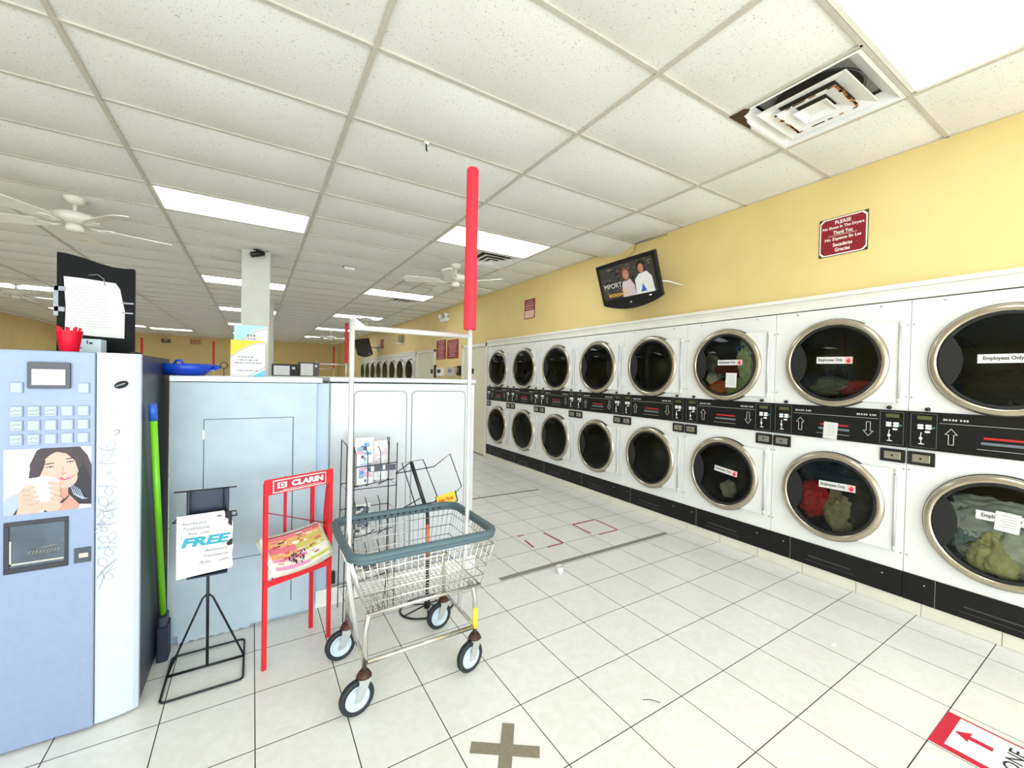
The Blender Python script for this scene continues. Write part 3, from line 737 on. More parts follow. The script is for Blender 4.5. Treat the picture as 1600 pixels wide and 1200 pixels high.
b = MB(); b.box(XW-.01, XW, 13.75, 14.17, 2.33, 2.62); b.build('sign_board', REDSIGN, r)

def make_tv(name, label, c, w, h, tilt, yaw, picture=True):
    # local frame: u along the screen (image left to right), n out of the screen
    u = Vector((-math.sin(yaw), -math.cos(yaw), 0)); up = Vector((-math.sin(tilt)*math.cos(yaw), math.sin(tilt)*math.sin(yaw), math.cos(tilt))); n = u.cross(up)
    c = Vector(c); M = Matrix(((u.x, up.x, n.x, c.x), (u.y, up.y, n.y, c.y), (u.z, up.z, n.z, c.z), (0, 0, 0, 1)))
    T = lambda b: setattr(b, 'v', [tuple(M @ Vector(p)) for p in b.v])
    r = thing(name, c, label, 'television')
    b = MB(); a = w/2; k = h/2
    out = [(-a, k), (-a, -k+.03)]+[(-a+2*a*t, -k-.045*math.sin(PI*t)**.8+.03*(1-math.sin(PI*t))) for t in [q/12 for q in range(1, 12)]]+[(a, -k+.03), (a, k)]
    b.prism([(p, q, -.03) for p, q in out], (0, 0, .035))
    b.prism([(p*.8, q*.75, -.085) for p, q in out], (0, 0, .055)); T(b); bevel(b.build('casing', mat('gloss_black_casing', '#0d0c0d', .2), r), .006)
    b = MB(); sx, s0, s1 = a-.045, -k+.085, k-.045
    z = .0065
    b.mat(0).box(-sx, sx, s0, s1, .002, z)
    if picture:
        z += .0006
        E = lambda cx, cy, rx, ry, n=20, a0=0: [(cx+rx*math.cos(2*PI*q/n+a0), cy+ry*math.sin(2*PI*q/n+a0), z) for q in range(n)]
        def P(m, pts):
            b.mat(m); b.prism([(max(-sx+.002, min(sx-.002, p[0])), max(s0+.002, min(s1-.002, p[1])), z) for p in pts], (0, 0, .0004))
        random.seed(11)
        for q in range(60): P(random.choice((1, 2)), E(random.uniform(-sx, sx*.9), random.uniform(s0+.06, s1), random.uniform(.008, .03), random.uniform(.004, .012), 6))
        z += .0006; P(3, [(-.08, s0, z), (-.07, -.03, z), (-.02, .02, z), (.05, .02, z), (.09, -.04, z), (.1, s0, z)])
        P(6, [(.10, s0, z), (.11, 0, z), (.17, .05, z), (.27, .06, z), (.32, .0, z), (.33, s0, z)])
        z += .0006; P(5, E(.0, .085, .055, .075)); P(2, E(.21, .12, .05, .06))
        z += .0006; P(4, E(.005, .075, .038, .05)); P(4, E(.205, .10, .035, .045)); P(7, [(.16, -.13, z), (.2, -.05, z), (.235, -.13, z)])
        z += .0006; b.mat(6); b.text('MPORTA', (-.17, -.01, z), (1, 0, 0), (0, 1, 0), .3, .05, lift=.0003)
        b.mat(8).text('REGRESANDO', (-.14, s0+.04, z), (1, 0, 0), (0, 1, 0), .28, .035, .02, lift=.0003); b.box(-.1, .09, s0+.075, s0+.08, z, z+.0003)
    T(b)
    em = lambda nm, c_: mat(nm, c_, .15, emit=.28, var=.1, scale=30)
    b.build('screen', [em('screen_dark_grey', '#33302c') if picture else mat('dark_screen', '#1c1a20', .1), em('screen_grey', '#5d5a55'), em('screen_black', '#161413'), em('screen_mauve', '#b5a7ab'), em('screen_skin', '#a5705a'), em('screen_brown', '#5e3a26'), em('screen_white', '#c5c4c0'), em('screen_blue', '#2f56a0'), em('screen_gold', '#cda04a')], r)
    b = MB(); b.mat(0).box(-.012, .012, -k+.02, -k+.03, .005, .007); b.mat(1).box(a*.62, a*.68, -k+.055, -k+.062, .005, .007); T(b); b.build('indicator', [WHT, emission('white_led', '#ffffff', 2)], r)
    b = MB(); back = c-n*.08
    b.tube([back, (XW-.06, c.y, c.z), (XW, c.y, c.z)], .02, 8); b.box(XW-.012, XW, c.y-.08, c.y+.08, c.z-.12, c.z+.12)
    b.mat(1)
    for s in (-1, 1): b.tube([c+u*(s*a*.98)-n*.02-up*(k*.3), c+u*(s*(a+.02))-n*.06-up*k*.35, Vector((XW-.008, c.y-s*(a+.06), c.z-k*.35))], .006, 6)
    b.build('wall_bracket', [STEEL, WHT], r)
    return r
make_tv('television', 'black flat television mounted on the yellow wall above the dryers', (3.275, 3.06, 2.455), .80, .47, .33, .0)
make_tv('television', 'far black television on the wall above the far dryers', (3.04, 14.4, 2.36), .95, .58, .3, -.3, False)
tc_ = MB(); tc_.tube([(3.3, 3.24, 2.68), (3.45, 3.22, 2.78), (3.54, 3.22, 2.86), (3.56, 3.2, 2.95)], .004, 6); tc_.tube([(XW-.004, 3.22, 2.94), (XW-.006, 2.8, 2.925)], .005, 6)
tag(tc_.build('power_cable', mat('grey_cable', '#8b8578', .6), org=(3.55, 3.2, 2.9)), 'thin grey cable running from the wall television up to the ceiling edge', 'cable')

# ------------------------------------------------------------------ pillar with camera, far wall things
PX0, PX1, PY0, PY1 = -.155, .15, 6.08, 6.38
PIL = mat('pillar_paint', '#cfcfc2', .55, var=.04)
for (x0, x1, y0, lab) in ((PX0, PX1, PY0, 'near square pale pillar rising behind the blue cabinet'), (.03, .33, 10.25, 'far square pale pillar half hidden behind the near one')):
    b = MB(); b.box(x0, x1, y0, y0+.3, 0, ZC); o = b.build('pillar', PIL, org=((x0+x1)/2, y0+.15, 0)); bevel(o, .008)
    tag(o, lab, 'pillar', 'square pillars')
r = thing('security_camera', (.03, 6.05, 2.93), 'black bullet security camera at the top of the near pillar', 'camera')
b = MB(); b.lathe([(0, 0), (.04, 0), (.04, -.02), (0, -.022)], (.0, 6.0, ZC), seg=16); b.tube([(0, 6, ZC-.02), (.0, 5.98, 2.90), (.02, 5.96, 2.885)], .01, 8); b.build('mount', BLKP, r)
b = MB(); b.lathe([(0, -.07), (.03, -.07), (.034, -.05), (.034, .08), (.02, .085), (0, .085)], (.015, 5.95, 2.875), (-.8, -.45, -.35), 16); b.build('camera_body', BLKP, r)
b = MB(); b.tube([(.07, 5.98, 2.91), (.13, 6.0, 2.94), (.15, 6.02, 2.99), (.1, 6.03, 3.0)], .004, 6); b.build('cable', BLKP, r)
r = thing('ceiling_sensor', (1.11, 6.2, ZC), 'small dark and white box sensor hanging from the ceiling tiles', 'sensor')
b = MB(); b.box(1.04, 1.18, 6.16, 6.24, ZC-.05, ZC-.005); b.build('housing', WHT, r); b = MB(); b.box(1.03, 1.19, 6.15, 6.25, ZC-.012, ZC-.002); b.build('base_plate', RUST, r)
r = thing('ceiling_hook', (.93, 2.62, ZC), 'tiny dark metal hook hanging from the ceiling grid near the front', 'hook')
b = MB(); b.box(.915, .945, 2.61, 2.63, ZC-.016, ZC-.006); b.mat(1).tube([(.93, 2.62, ZC-.01), (.93, 2.62, ZC-.05), (.937, 2.62, ZC-.06)], .005, 6); b.build('hook', [WHT, BLKM], r)
EXR = mat('exit_red', '#c8452f', .5)
r = thing('exit_sign', (-2.0, YB-.02, 2.6), 'small EXIT sign with red letters on the far yellow wall', 'sign')
b = MB(); b.box(-2.42, -1.98, YB-.06, YB, 2.6, 2.84); b.build('housing', mat('exit_plate', '#cdbf86', .5), r); b = MB(); b.text('EXIT', (-2.2, YB-.062, 2.72), (1, 0, 0), (0, 0, 1), .36, .16, .03, lift=.001); b.build('lettering', EXR, r)
r = thing('wall_lamp', (-3.2, YB-.02, 2.6), 'small dark emergency lamp pair on the far wall left of the exit sign', 'lamp')
b = MB(); b.box(-3.35, -3.05, YB-.08, YB, 2.62, 2.68); b.build('housing', mat('olive_plastic', '#6f6b3c', .6), r)
for x in (-3.3, -3.1): b = MB(); b.lathe([(0, -.06), (.05, -.05), (.06, .04), (0, .04)], (x, YB-.08, 2.73), (0, -1, -.2), 12); b.build('lamp_head', mat('olive_plastic', '#6f6b3c', .6), r)
r = thing('microwave_shelf', (.65, 8.8, 0), 'pale worktop cabinet standing behind the counters under the microwaves', 'cabinet')
b = MB(); b.box(.2, 1.1, 8.5, 9.0, 0, 1.35); b.build('body', PIL, r); b = MB(); b.box(.17, 1.13, 8.45, 9.03, 1.35, 1.385); bevel(b.build('top', WHITE_TRIM, r), .004)
REFL_DISP = mat('pale_reflective_door', '#f4f5f7', .6, .0, var=.05, scale=8)  # window reflection painted as flat white on microwave doors; displays share the colour
for (x0, x1, z1, lab, m) in ((.26, .66, 1.60, 'black microwave with white reflection painted on its door, left of the pair', BLKP), (.69, 1.02, 1.65, 'grey framed microwave with pale reflection painted on its door, right of the pair', mat('grey_metal', '#55504c', .4))):
    r = thing('microwave', ((x0+x1)/2, 8.7, 1.385), lab, 'microwave', 'microwaves behind the counters')
    b = MB(); b.box(x0, x1, 8.52, 8.9, 1.385, z1); bevel(b.build('body', m, r), .006)
    w = x1-x0; b = MB(); b.box(x0+.02, x0+w*.68, 8.505, 8.522, 1.40, z1-.03); b.build('door', REFL_DISP, r)
    b = MB(); b.box(x0+w*.77, x0+w*.9, 8.512, 8.521, z1-.09, z1-.05); b.build('display', REFL_DISP, r)
# ------------------------------------------------------------------ laundry carts with tall racks
def cart(cx, cy, label, rack=1, sc=1.0, detail=True, foam=True, yaw=0.0, zfoam=(1.68, 2.53)):
    r = thing('laundry_cart', (cx, cy, 0), label, 'laundry cart', 'wire laundry carts with racks')
    P = lambda x, y, z: (cx+x, cy+y, z)
    # basket: top .68 high, bottom .42
    T = (-.335, .335, -.262, .262, .672); B = (-.26, .27, -.215, .215, .42)
    b = MB()
    def lerp(x, y, t):   # x,y in -1..1 ; t from top 0 to bottom 1
        X = (T[0]+(T[1]-T[0])*(x+1)/2)*(1-t)+(B[0]+(B[1]-B[0])*(x+1)/2)*t
        Y = (T[2]+(T[3]-T[2])*(y+1)/2)*(1-t)+(B[2]+(B[3]-B[2])*(y+1)/2)*t
        return P(X, Y, T[4]*(1-t)+B[4]*t)
    nx, ny = (22, 16) if detail else (8, 6)
    sg = 5 if detail else 4; rw = .0016 if detail else .003
    for k in range(nx+1):
        x = -1+2*k/nx
        b.tube([lerp(x, -1, 0), lerp(x, -1, 1), lerp(x, 1, 1), lerp(x, 1, 0)], rw, sg)
    for k in range(1, ny):
        y = -1+2*k/ny; b.tube([lerp(-1, y, 0), lerp(-1, y, 1), lerp(1, y, 1), lerp(1, y, 0)], rw, sg)
    for t in (.2, .42, .62, .8, 1.0):
        b.tube([lerp(-1, -1, t), lerp(1, -1, t), lerp(1, 1, t), lerp(-1, 1, t)], .0024 if t != 1 else .004, sg, closed=True)
    b.build('wire_basket', CHROME, r)
    b = MB(); rr = .07; pts = []
    for (sx, sy, st) in ((1, 1, 0), (-1, 1, 1), (-1, -1, 2), (1, -1, 3)):
        pts += [P(q.x, q.y, .68) for q in arc((sx*(.335-rr), sy*(.262-rr), 0), rr, st*PI/2, (st+1)*PI/2, 6, (1, 0, 0), (0, 1, 0))]
    b.tube(pts, .017, 12, closed=True); b.tube([(p[0], p[1], .664) for p in pts], .013, 10, closed=True)
    b.build('rim_bumper', BUMP, r)
    if detail:
        b = MB()
        for k in range(15): x = cx-.24+k*.034; b.lathe([(0, -.003), (.006, -.002), (.008, 0)], (x, cy+.247, .672), (0, 1, 0), 8)
        b.build('bumper_dimple', TIRE, r)
    # tubular frame
    WX, WY = (-.255, .245), (-.195, .2)
    for i, wx in enumerate(WX):
        for j, wy in enumerate(WY):
            b = MB(); s = 1 if i else -1
            b.tube([P(wx-.02*s-.0, wy*.9, .43), P(wx, wy, .395), P(wx+.01*s, wy, .33), P(wx+.012*s, wy, .15)], .0115, 10)
            if i == 1 and j == 0 and detail: b.mat(1).tube([P(wx+.012, wy, .30), P(wx+.012, wy, .20)], .0135, 10)
            b.build('leg', [CHROME, YELT], r)
    b = MB()
    b.tube([P(WX[0], WY[0], .205), P(WX[1]+.01, WY[0], .205)], .0105, 10)
    for wx in (WX[0]-.01, WX[1]+.01): b.tube([P(wx, WY[0], .205), P(wx, WY[1], .205)], .0095, 8)
    for y in (-.2, .2): b.tube([P(-.27, y, .41), P(.28, y, .41)], .008, 8)
    b.build('base_frame', CHROME, r)
    for i, wx in enumerate(WX):
        for j, wy in enumerate(WY):
            s = 1 if i else -1; x, y = cx+wx+.012*s, cy+wy; R = .072
            tx = -.035; ang = (.35, .25, .55, .3)[2*i+j]       # swivelled caster
            d = Vector((math.cos(ang+PI), math.sin(ang+PI)*.4, 0)).normalized(); ax = Vector((-d.y, d.x, 0)); wc = Vector((x, y, R))+d*.03
            b = MB(); b.lathe([(R*.72, -.013), (R*.94, -.015), (R, -.009), (R, .009), (R*.94, .015), (R*.72, .013)], wc, ax, 32, closed=True); wh = b.build('wheel', TIRE, r)
            b = MB(); [b.lathe([(R*q_, -.0135), (R*(q_+.03), -.0135)], wc, ax, 28) or b.lathe([(R*q_, .0135), (R*(q_+.03), .0135)], wc, ax, 28) for q_ in (.62,)]; b.build('hub_groove', GREY, wh)
            b = MB(); b.lathe([(0, -.012), (.016, -.013), (.02, -.007), (R*.55, -.006), (R*.62, -.012), (R*.74, -.012), (R*.74, .012), (R*.62, .012), (R*.55, .006), (.02, .007), (.016, .013), (0, .012)], wc, ax, 28); b.build('hub', HUB, wh)
            b = MB()
            for q in (-1, 1):
                o = wc+ax*(q*.021); top = Vector((x, y, .148))+ax*(q*.021)
                b.prism([o+d*.014+Vector((0, 0, -.012)), o-d*.014+Vector((0, 0, -.012)), top-d*.026, top+d*.026], ax*(.0025*q))
            b.box(x-.026, x+.026, y-.026, y+.026, .146, .15); b.mat(1).lathe([(0, .02), (.02, .02), (.03, .004), (.032, -.002), (0, -.002)], (x, y, .152), seg=16)
            b.mat(0).tube([wc-ax*.027, wc+ax*.027], .007, 8); b.build('caster_fork', [mat('zinc_plated_steel', '#c3c6c6', .35, .6), RUST], r)
    # double pole rack
    b = MB(); zt = 1.645
    b.tube([P(-.256, .0, .205), P(-.30, 0, .5), P(-.3, 0, .68), P(-.3, 0, zt+.04)], .0115, 12, cap=True); b.build('rack_pole', [mat('white_chrome', '#eceae6', .25, .5)], r)
    b = MB(); b.tube([P(.258, .0, .205), P(.29, 0, .5), P(.298, 0, .68), P(.292, 0, 2.50)], .0115, 12); b.build('rack_pole', [mat('white_chrome', '#eceae6', .25, .5)], r)
    b = MB(); b.tube([P(-.3, 0, zt), P(.294, 0, zt)], .0125, 12); b.prism([P(-.3, -.003, zt), P(-.23, -.003, zt), P(-.3, -.003, zt+.05)], (0, .006, 0)); b.build('rack_bar', [mat('white_chrome', '#eceae6', .25, .5)], r)
    if foam:
        b = MB(); xf = .292
        b.lathe([(.012, zfoam[0]), (.031, zfoam[0]), (.033, zfoam[0]+.01), (.031, zfoam[1]-.008), (.025, zfoam[1]), (0, zfoam[1]+.001)], P(xf, 0, 0), seg=28); b.build('foam_sleeve', REDFOAM, r)
    return r
c0 = cart(.675, 2.0, 'wire laundry cart in front with grey bumper, tall rack and one red foam pole')
far_carts = [(1.36, 9.43, 'distant laundry cart rack with bright red pole, left of the near rack post'), (2.3, 17.4, 'far laundry cart rack with thin dark red pole before the yellow wall'),
             (-1.55, 18.15, 'far laundry cart rack with dark red pole above the blue basin'), (-3.48, 18.12, 'far laundry cart rack with dark red pole at the vending machine corner')]
cf = None
for (x, y, l) in far_carts:
    if cf is None: cf = cart(x, y, l, detail=False)
    else: q = copy_tree(cf); q.location = (x, y, 0); q['label'] = l

# ------------------------------------------------------------------ coffee vending machine
VX0, VX1, VY, VZ = -1.05, -.403, 2.245, 1.495
r = thing('vending_machine', ((VX0+VX1)/2, VY+.35, 0), 'silver blue hot drinks vending machine with woman photo, at the left edge', 'vending machine')
b = MB(); b.box(VX0, VX1-.002, VY+.045, VY+.72, .02, VZ-.008); b.mat(1).box(VX0, VX1-.002, VY+.045, VY+.72, VZ-.008, VZ-.002); b.build('body', [DKBLUE, mat('dark_top', '#30323a', .5)], r)
b = MB(); b.box(VX0, -.533, VY, VY+.05, .012, VZ); bevel(b.build('front_panel', SILVER, r), .004)
b = MB()
prof = [(-.531, VY+.012), (-.50, VY+.014), (-.45, VY+.024), (-.42, VY+.034), (-.405, VY+.044), (-.403, VY+.06), (-.531, VY+.06)]
b.prism([(x, y, .012) for x, y in prof], (0, 0, VZ-.012)); b.build('side_panel', LWHITE, r)
SP = lambda x: VY+.012+.034*max(0, (x+.52)/.115)**1.5
# display
b = MB(); y = VY-.003
b.mat(0).rbox(-.712, -.60, VY-.012, VY+.002, 1.352, 1.452, .006, 'y', 3); b.mat(1).box(-.700, -.612, VY-.0135, VY-.011, 1.366, 1.425)
b.build('display', [mat('grey_bezel', '#3f4247', .4), mat('lcd_pinkish', '#b9b0b5', .2)], r)
# selection buttons : five columns, four rows (top row interrupted by the display)
proto = None
for row in range(4):
    for c in range(5):
        if row == 0 and c in (1, 2, 3): continue
        x0 = -.758+c*.044; z0 = 1.339-row*.052
        if row == 0: z0 = 1.395-.02; 
        if proto is None:
            b = MB(); b.rbox(x0, x0+.034, VY-.005, VY+.001, z0-.040, z0, .003, 'y', 2); b.mat(1).box(x0+.003, x0+.031, VY-.0062, VY-.004, z0-.037, z0-.003)
            proto = b.build('selection_button', [mat('button_frame', '#8795a9', .4), mat('button_label', '#a9b4c1', .35)], r); px, pz = x0, z0
        else:
            q = proto.copy(); COL.objects.link(q); q.location = (x0-px, 0, z0-pz)
for (row, c) in ((1, 0), (1, 1), (1, 2), (2, 0), (3, 0), (3, 1)):
    x0 = -.758+c*.044; z0 = 1.339-row*.052; b = MB(); b.tube([(x0+.006, VY-.007, z0-.02), (x0+.016, VY-.007, z0-.014), (x0+.024, VY-.007, z0-.018), (x0+.028, VY-.007, z0-.012)], .0009, 4); b.tube([(x0+.006, VY-.007, z0-.031), (x0+.028, VY-.007, z0-.031)], .0009, 4); b.build('button_print', GREY, r)
# advert picture: smiling dark-haired woman holding a cup
b = MB(); X0, X1, Z0, Z1 = -.772, -.541, .888, 1.128
PW, PH = X1-X0, Z1-Z0
AL = {'white': 0, 'hair': 1, 'skin': 2, 'skin2': 3, 'cup': 4, 'lip': 5, 'grey': 6, 'dark': 7}
lay = [0]
def AP(key, pts):
    lay[0] += 1; yy = VY-.0015-.00012*lay[0]
    b.mat(AL[key]).poly([(X0+min(1, max(0, u))*PW, yy, Z0+min(1, max(0, v))*PH) for u, v in pts])
def EL(cx, cz, rx, rz, rot=0, n=24):
    return [(cx+rx*math.cos(t)*math.cos(rot)-rz*math.sin(t)*math.sin(rot), cz+rx*math.cos(t)*math.sin(rot)+rz*math.sin(t)*math.cos(rot)) for t in [2*PI*q/n for q in range(n)]]
AP('white', [(0, 0), (1, 0), (1, 1), (0, 1)])
AP('grey', [(0, 0), (.12, 0), (.22, .12), (.17, .34), (.04, .28), (0, .2)])
AP('hair', [(.27, .54), (.29, .75), (.36, .97), (.40, 1), (.86, 1), (.95, .86), (1, .7), (1, .05), (.86, .08), (.74, .12), (.66, .1), (.62, .45), (.42, .52), (.32, .55)])
AP('dark', [(.66, .1), (.72, .32), (.8, .5), (.88, .75), (.95, .6), (1, .45), (1, .05)])
AP('skin2', [(.58, .0), (.62, .45), (.72, .42), (.72, .26), (.82, .12), (.86, .06), (.84, 0)])
AP('hair', [(.1, 0), (.16, .11), (.25, .0)]); AP('dark', [(.44, .0), (.46, .08), (.53, .03), (.56, 0)])
AP('skin', EL(.62, .645, .225, .30, -.18)); AP('skin', EL(.70, .50, .13, .16, -.3))
AP('hair', [(.36, .97), (.42, .88), (.46, .80), (.44, .7), (.40, .58), (.30, .55), (.28, .75)])
AP('hair', [(.42, .93), (.55, .95), (.7, .90), (.80, .78), (.84, .62), (.9, .7), (.85, 1), (.40, 1)])
AP('skin2', [(.635, .575), (.66, .56), (.70, .575), (.685, .60), (.672, .59), (.65, .60)]); AP('skin2', [(.655, .70), (.668, .70), (.66, .60), (.648, .60)]); AP('lip', [(.62, .53), (.68, .515), (.78, .54), (.83, .585), (.76, .50), (.68, .475), (.63, .49)])
AP('white', [(.66, .515), (.72, .51), (.79, .545), (.75, .515), (.68, .50)])
for (cx, cz) in ((.51, .70), (.745, .765)):
    AP('dark', EL(cx, cz, .045, .013, .1, 14)); AP('white', EL(cx, cz-.006, .03, .007, .1, 10)); AP('dark', EL(cx+.005, cz-.004, .011, .010, 0, 8))
    AP('hair', EL(cx, cz+.055, .06, .009, .15, 12))
AP('skin', [(.14, .0), (.17, .15), (.16, .33), (.22, .40), (.28, .38), (.34, .2), (.42, .14), (.44, .04), (.36, 0)])
AP('skin', [(.44, .04), (.42, .16), (.40, .3), (.46, .42), (.52, .5), (.60, .52), (.64, .44), (.62, .25), (.66, .08), (.6, 0), (.5, 0)])
AP('cup', [(.26, .50), (.30, .36), (.31, .18), (.40, .15), (.52, .17), (.60, .34), (.62, .48), (.56, .54), (.44, .58), (.32, .54)])
for q in range(4): AP('skin2', EL(.272+.02*q, .393-.075*q, .08, .032, .25, 12)); AP('skin', EL(.27+.02*q, .40-.075*q, .075, .028, .25, 12)); AP('skin2', EL(.558+.01*q, .443-.08*q, .075, .032, -.3, 12)); AP('skin', EL(.56+.01*q, .45-.08*q, .07, .028, -.3, 12))
for q in range(5): AP('grey', [(.74+.03*q, .45-.03*q), (.80+.03*q, .25-.02*q), (.90+.015*q, .16), (.895+.015*q, .15), (.79+.03*q, .24-.02*q), (.735+.03*q, .44-.03*q)])
AP('dark', [(.62, .12), (.70, .20), (.74, .25), (.73, .21), (.66, .12)])
b.build('advert_picture', [mat('ad_white', '#dad8dc', .5), mat('ad_hair', '#3a2c31', .5, var=.3, scale=60), mat('ad_skin', '#d8a794', .5), mat('ad_skin_shadow', '#c28a78', .5), mat('ad_cup', '#dcd3cf', .5), mat('ad_lip', '#b4515b', .5), mat('ad_grey', '#a3acc0', .5), mat('ad_dark', '#1b1720', .5, var=.4, scale=80)], r)
# cup window
b = MB(); wx0, wx1, wz0, wz1 = -.771, -.604, .672, .862
b.mat(0)
for (a, c, d, e) in ((wx0, wx1, wz0, wz0+.02), (wx0, wx1, wz1-.016, wz1), (wx0, wx0+.014, wz0+.02, wz1-.016), (wx1-.01, wx1, wz0+.02, wz1-.016)): b.box(a, c, VY-.006, VY+.004, d, e)
b.mat(1).box(wx0+.01, wx1-.008, VY-.002, VY+.001, wz0+.018, wz1-.014)
cw = bevel(b.build('cup_window', [mat('dark_bezel', '#24262d', .35), mat('smoky_window', '#4e5a66', .12, .2, var=.35, scale=12)], r), .003)
b = MB(); b.box(wx0+.014, wx1-.012, VY-.0035, VY-.001, wz0+.03, wz0+.036); b.box(wx0+.014, wx0+.019, VY-.0035, VY-.001, wz0+.03, wz0+.12)
for k in range(9): b.tube([(wx0+.06+k*.0095, VY-.003, wz0+.055), (wx0+.068+k*.0095, VY-.003, wz0+.078)], .0013, 5)
b.tube([(wx0+.06, VY-.003, wz0+.08), (wx1-.015, VY-.003, wz0+.09)], .0012, 5)
b.build('cup_grille', STEEL, cw)
b = MB(); b.mat(0).box(-.588, -.541, VY-.004, VY+.002, .675, .733); b.mat(1).box(-.574, -.548, VY-.006, VY-.003, .695, .712); b.build('coin_return', [mat('slate_slot', '#39424d', .4), STEEL], r)
b = MB(); yy = SP(-.46)-.004
M = rot_about((-.462, yy, 1.368), (0, 1, 0), -.45); t = MB(); t.lathe([(0, -.006), (.02, -.006), (.024, .004)], (-.462, yy, 1.368), (0, 1, 0), 24); t.v = [tuple(M @ Vector(((p[0]+.462)*1.0-.462, p[1], (p[2]-1.368)*.62+1.368))) for p in t.v]
t.mat(1).box(-.478, -.446, yy-.0075, yy-.006, 1.366, 1.370, M); t.build('coin_lock', [BLKP, GREY], r)
b = MB(); b.lathe([(.012, 0), (.0135, -.0015), (.012, -.002), (.0105, -.0015)], (-.475, SP(-.475)-.001, 1.175), (0, 1, 0), 20, .7); b.box(-.481, -.469, SP(-.475)-.003, SP(-.475)-.001, 1.173, 1.175); b.build('keyhole', GREY, r)
# floral line print on the side panel
b = MB(); random.seed(21)
FP = lambda x, z: (x, SP(x)-.0012, z)
def vine(pts, r_=.0013, n=8):
    out = []
    for k in range(len(pts)-1):
        p0 = pts[max(0, k-1)]; p1 = pts[k]; p2 = pts[k+1]; p3 = pts[min(len(pts)-1, k+2)]
        for q in range(n):
            t = q/n; out.append(tuple(.5*((2*p1[i])+(-p0[i]+p2[i])*t+(2*p0[i]-5*p1[i]+4*p2[i]-p3[i])*t*t+(-p0[i]+3*p1[i]-3*p2[i]+p3[i])*t**3) for i in (0, 1)))
    out.append(pts[-1]); b.tube([FP(*p) for p in out], r_, 4)
def leaf(x, z, a, L):
    L *= 1.35
    d = (math.cos(a), math.sin(a)); n = (-d[1], d[0])
    vine([(x, z), (x+d[0]*L*.5+n[0]*L*.28, z+d[1]*L*.5+n[1]*L*.28), (x+d[0]*L, z+d[1]*L), (x+d[0]*L*.5-n[0]*L*.28, z+d[1]*L*.5-n[1]*L*.28), (x, z)], .0009, 4)
for base in (0, -.245):
    if True:
        vine([(-.527, 1.12+base), (-.50, 1.105+base), (-.475, 1.11+base), (-.45, 1.13+base), (-.43, 1.15+base)])
        vine([(-.527, 1.06+base), (-.49, 1.05+base), (-.455, 1.062+base), (-.43, 1.05+base), (-.425, 1.02+base), (-.445, .98+base), (-.45, .94+base), (-.48, .90+base), (-.51, .87+base), (-.527, .84+base)], .0013)
        vine([(-.527, .965+base), (-.49, .96+base), (-.46, .945+base), (-.44, .92+base), (-.43, .90+base), (-.46, .875+base), (-.50, .86+base)], .0012)
        for (x, z, a, L) in ((-.50, 1.105, 1, .03), (-.48, 1.11, -1.2, .03), (-.46, 1.12, .8, .03), (-.44, 1.06, -.9, .03), (-.43, 1.02, .5, .025), (-.445, .97, 2.6, .03), (-.46, .94, .4, .04), (-.50, .96, -1.3, .03), (-.5, .88, 2, .035), (-.47, .91, -.5, .04), (-.43, .9, -1, .025), (-.515, 1.06, .9, .03), (-.51, .86, -.8, .03)):
            leaf(x, z+base, a, L)
        for k in range(4): x = random.uniform(-.50, -.43); z = random.uniform(.88, 1.08)+base; leaf(x, z, random.uniform(0, 6), .012)
for k in range(5): x, z = -.49, .735; leaf(x, z, k*2*PI/5, .03); leaf(-.515, .80, k*2*PI/5+.3, .02)
vine([(-.527, .60), (-.50, .63), (-.47, .66), (-.44, .69), (-.42, .70)], .0013); vine([(-.52, .55), (-.505, .60), (-.48, .64)], .0011)
b.build('floral_print', mat('grey_line_print', '#a2a5ae', .6), r)

# things on top of the vending machine
BX = dict(x0=-.742, x1=-.487)
r = thing('header_board', (-.615, 2.6, VZ), 'black curved-top display board standing on the vending machine', 'display board')
b = MB(); top = [(BX['x0'], 1.940), (BX['x0']+.03, 1.938), (BX['x0']+.08, 1.928), (BX['x0']+.13, 1.912), (BX['x0']+.18, 1.900), (BX['x0']+.22, 1.899), (BX['x1'], 1.903)]
b.prism([(BX['x0'], 2.60, VZ)]+[(x, 2.60, z) for x, z in top]+[(BX['x1'], 2.60, VZ)], (0, .035, 0)); bevel(b.build('board', mat('gloss_black', '#060607', .55, spec=.15), r), .003)
b = MB(); b.box(-.70, -.53, 2.635, 2.75, VZ, VZ+.03); b.build('foot', BLKP, r)
r = thing('paper_notice', (-.62, 2.595, 1.70), 'creased white paper notice taped on the black display board', 'notice')
b = MB(); yy = 2.5965; n = 10
pts = [(-.719, 1.835), (-.66, 1.834), (-.55, 1.826), (-.535, 1.80), (-.525, 1.74), (-.518, 1.70), (-.519, 1.574), (-.62, 1.578), (-.715, 1.586), (-.712, 1.70)]
b.prism([(x, yy, z) for x, z in pts], (0, .0015, 0)); sheet = b.build('sheet', PAPER, r)
b = MB()
for k in range(15): b.box(-.695, -.56+random.uniform(-.02, .005), yy-.0006, yy-.0001, 1.795-k*.0125, 1.7962-k*.0125)
b.build('print_line', GREY, r)
b = MB(); TAPE = mat('clear_tape', '#8b8f94', .15, var=.3, scale=90)
for (x0, x1, z0, z1) in ((-.748, -.712, 1.77, 1.79), (-.748, -.715, 1.68, 1.70), (-.75, -.735, 1.66, 1.79), (-.53, -.488, 1.735, 1.742), (-.53, -.488, 1.69, 1.696)): b = MB(); b.box(x0, x1, yy-.001, yy-.0002, z0, z1); b.build('tape_strip', TAPE, r)
b = MB()
b.tube([(-.64, yy-.002, 1.85), (-.61, yy-.002, 1.857), (-.59, yy-.002, 1.84), (-.585, yy-.002, 1.81)], .002, 6)
b.build('tape_strip', TAPE, r)
r = thing('red_cup', (-.628, 2.33, VZ), 'translucent red plastic cup full of stirrers on the vending machine', 'cup')
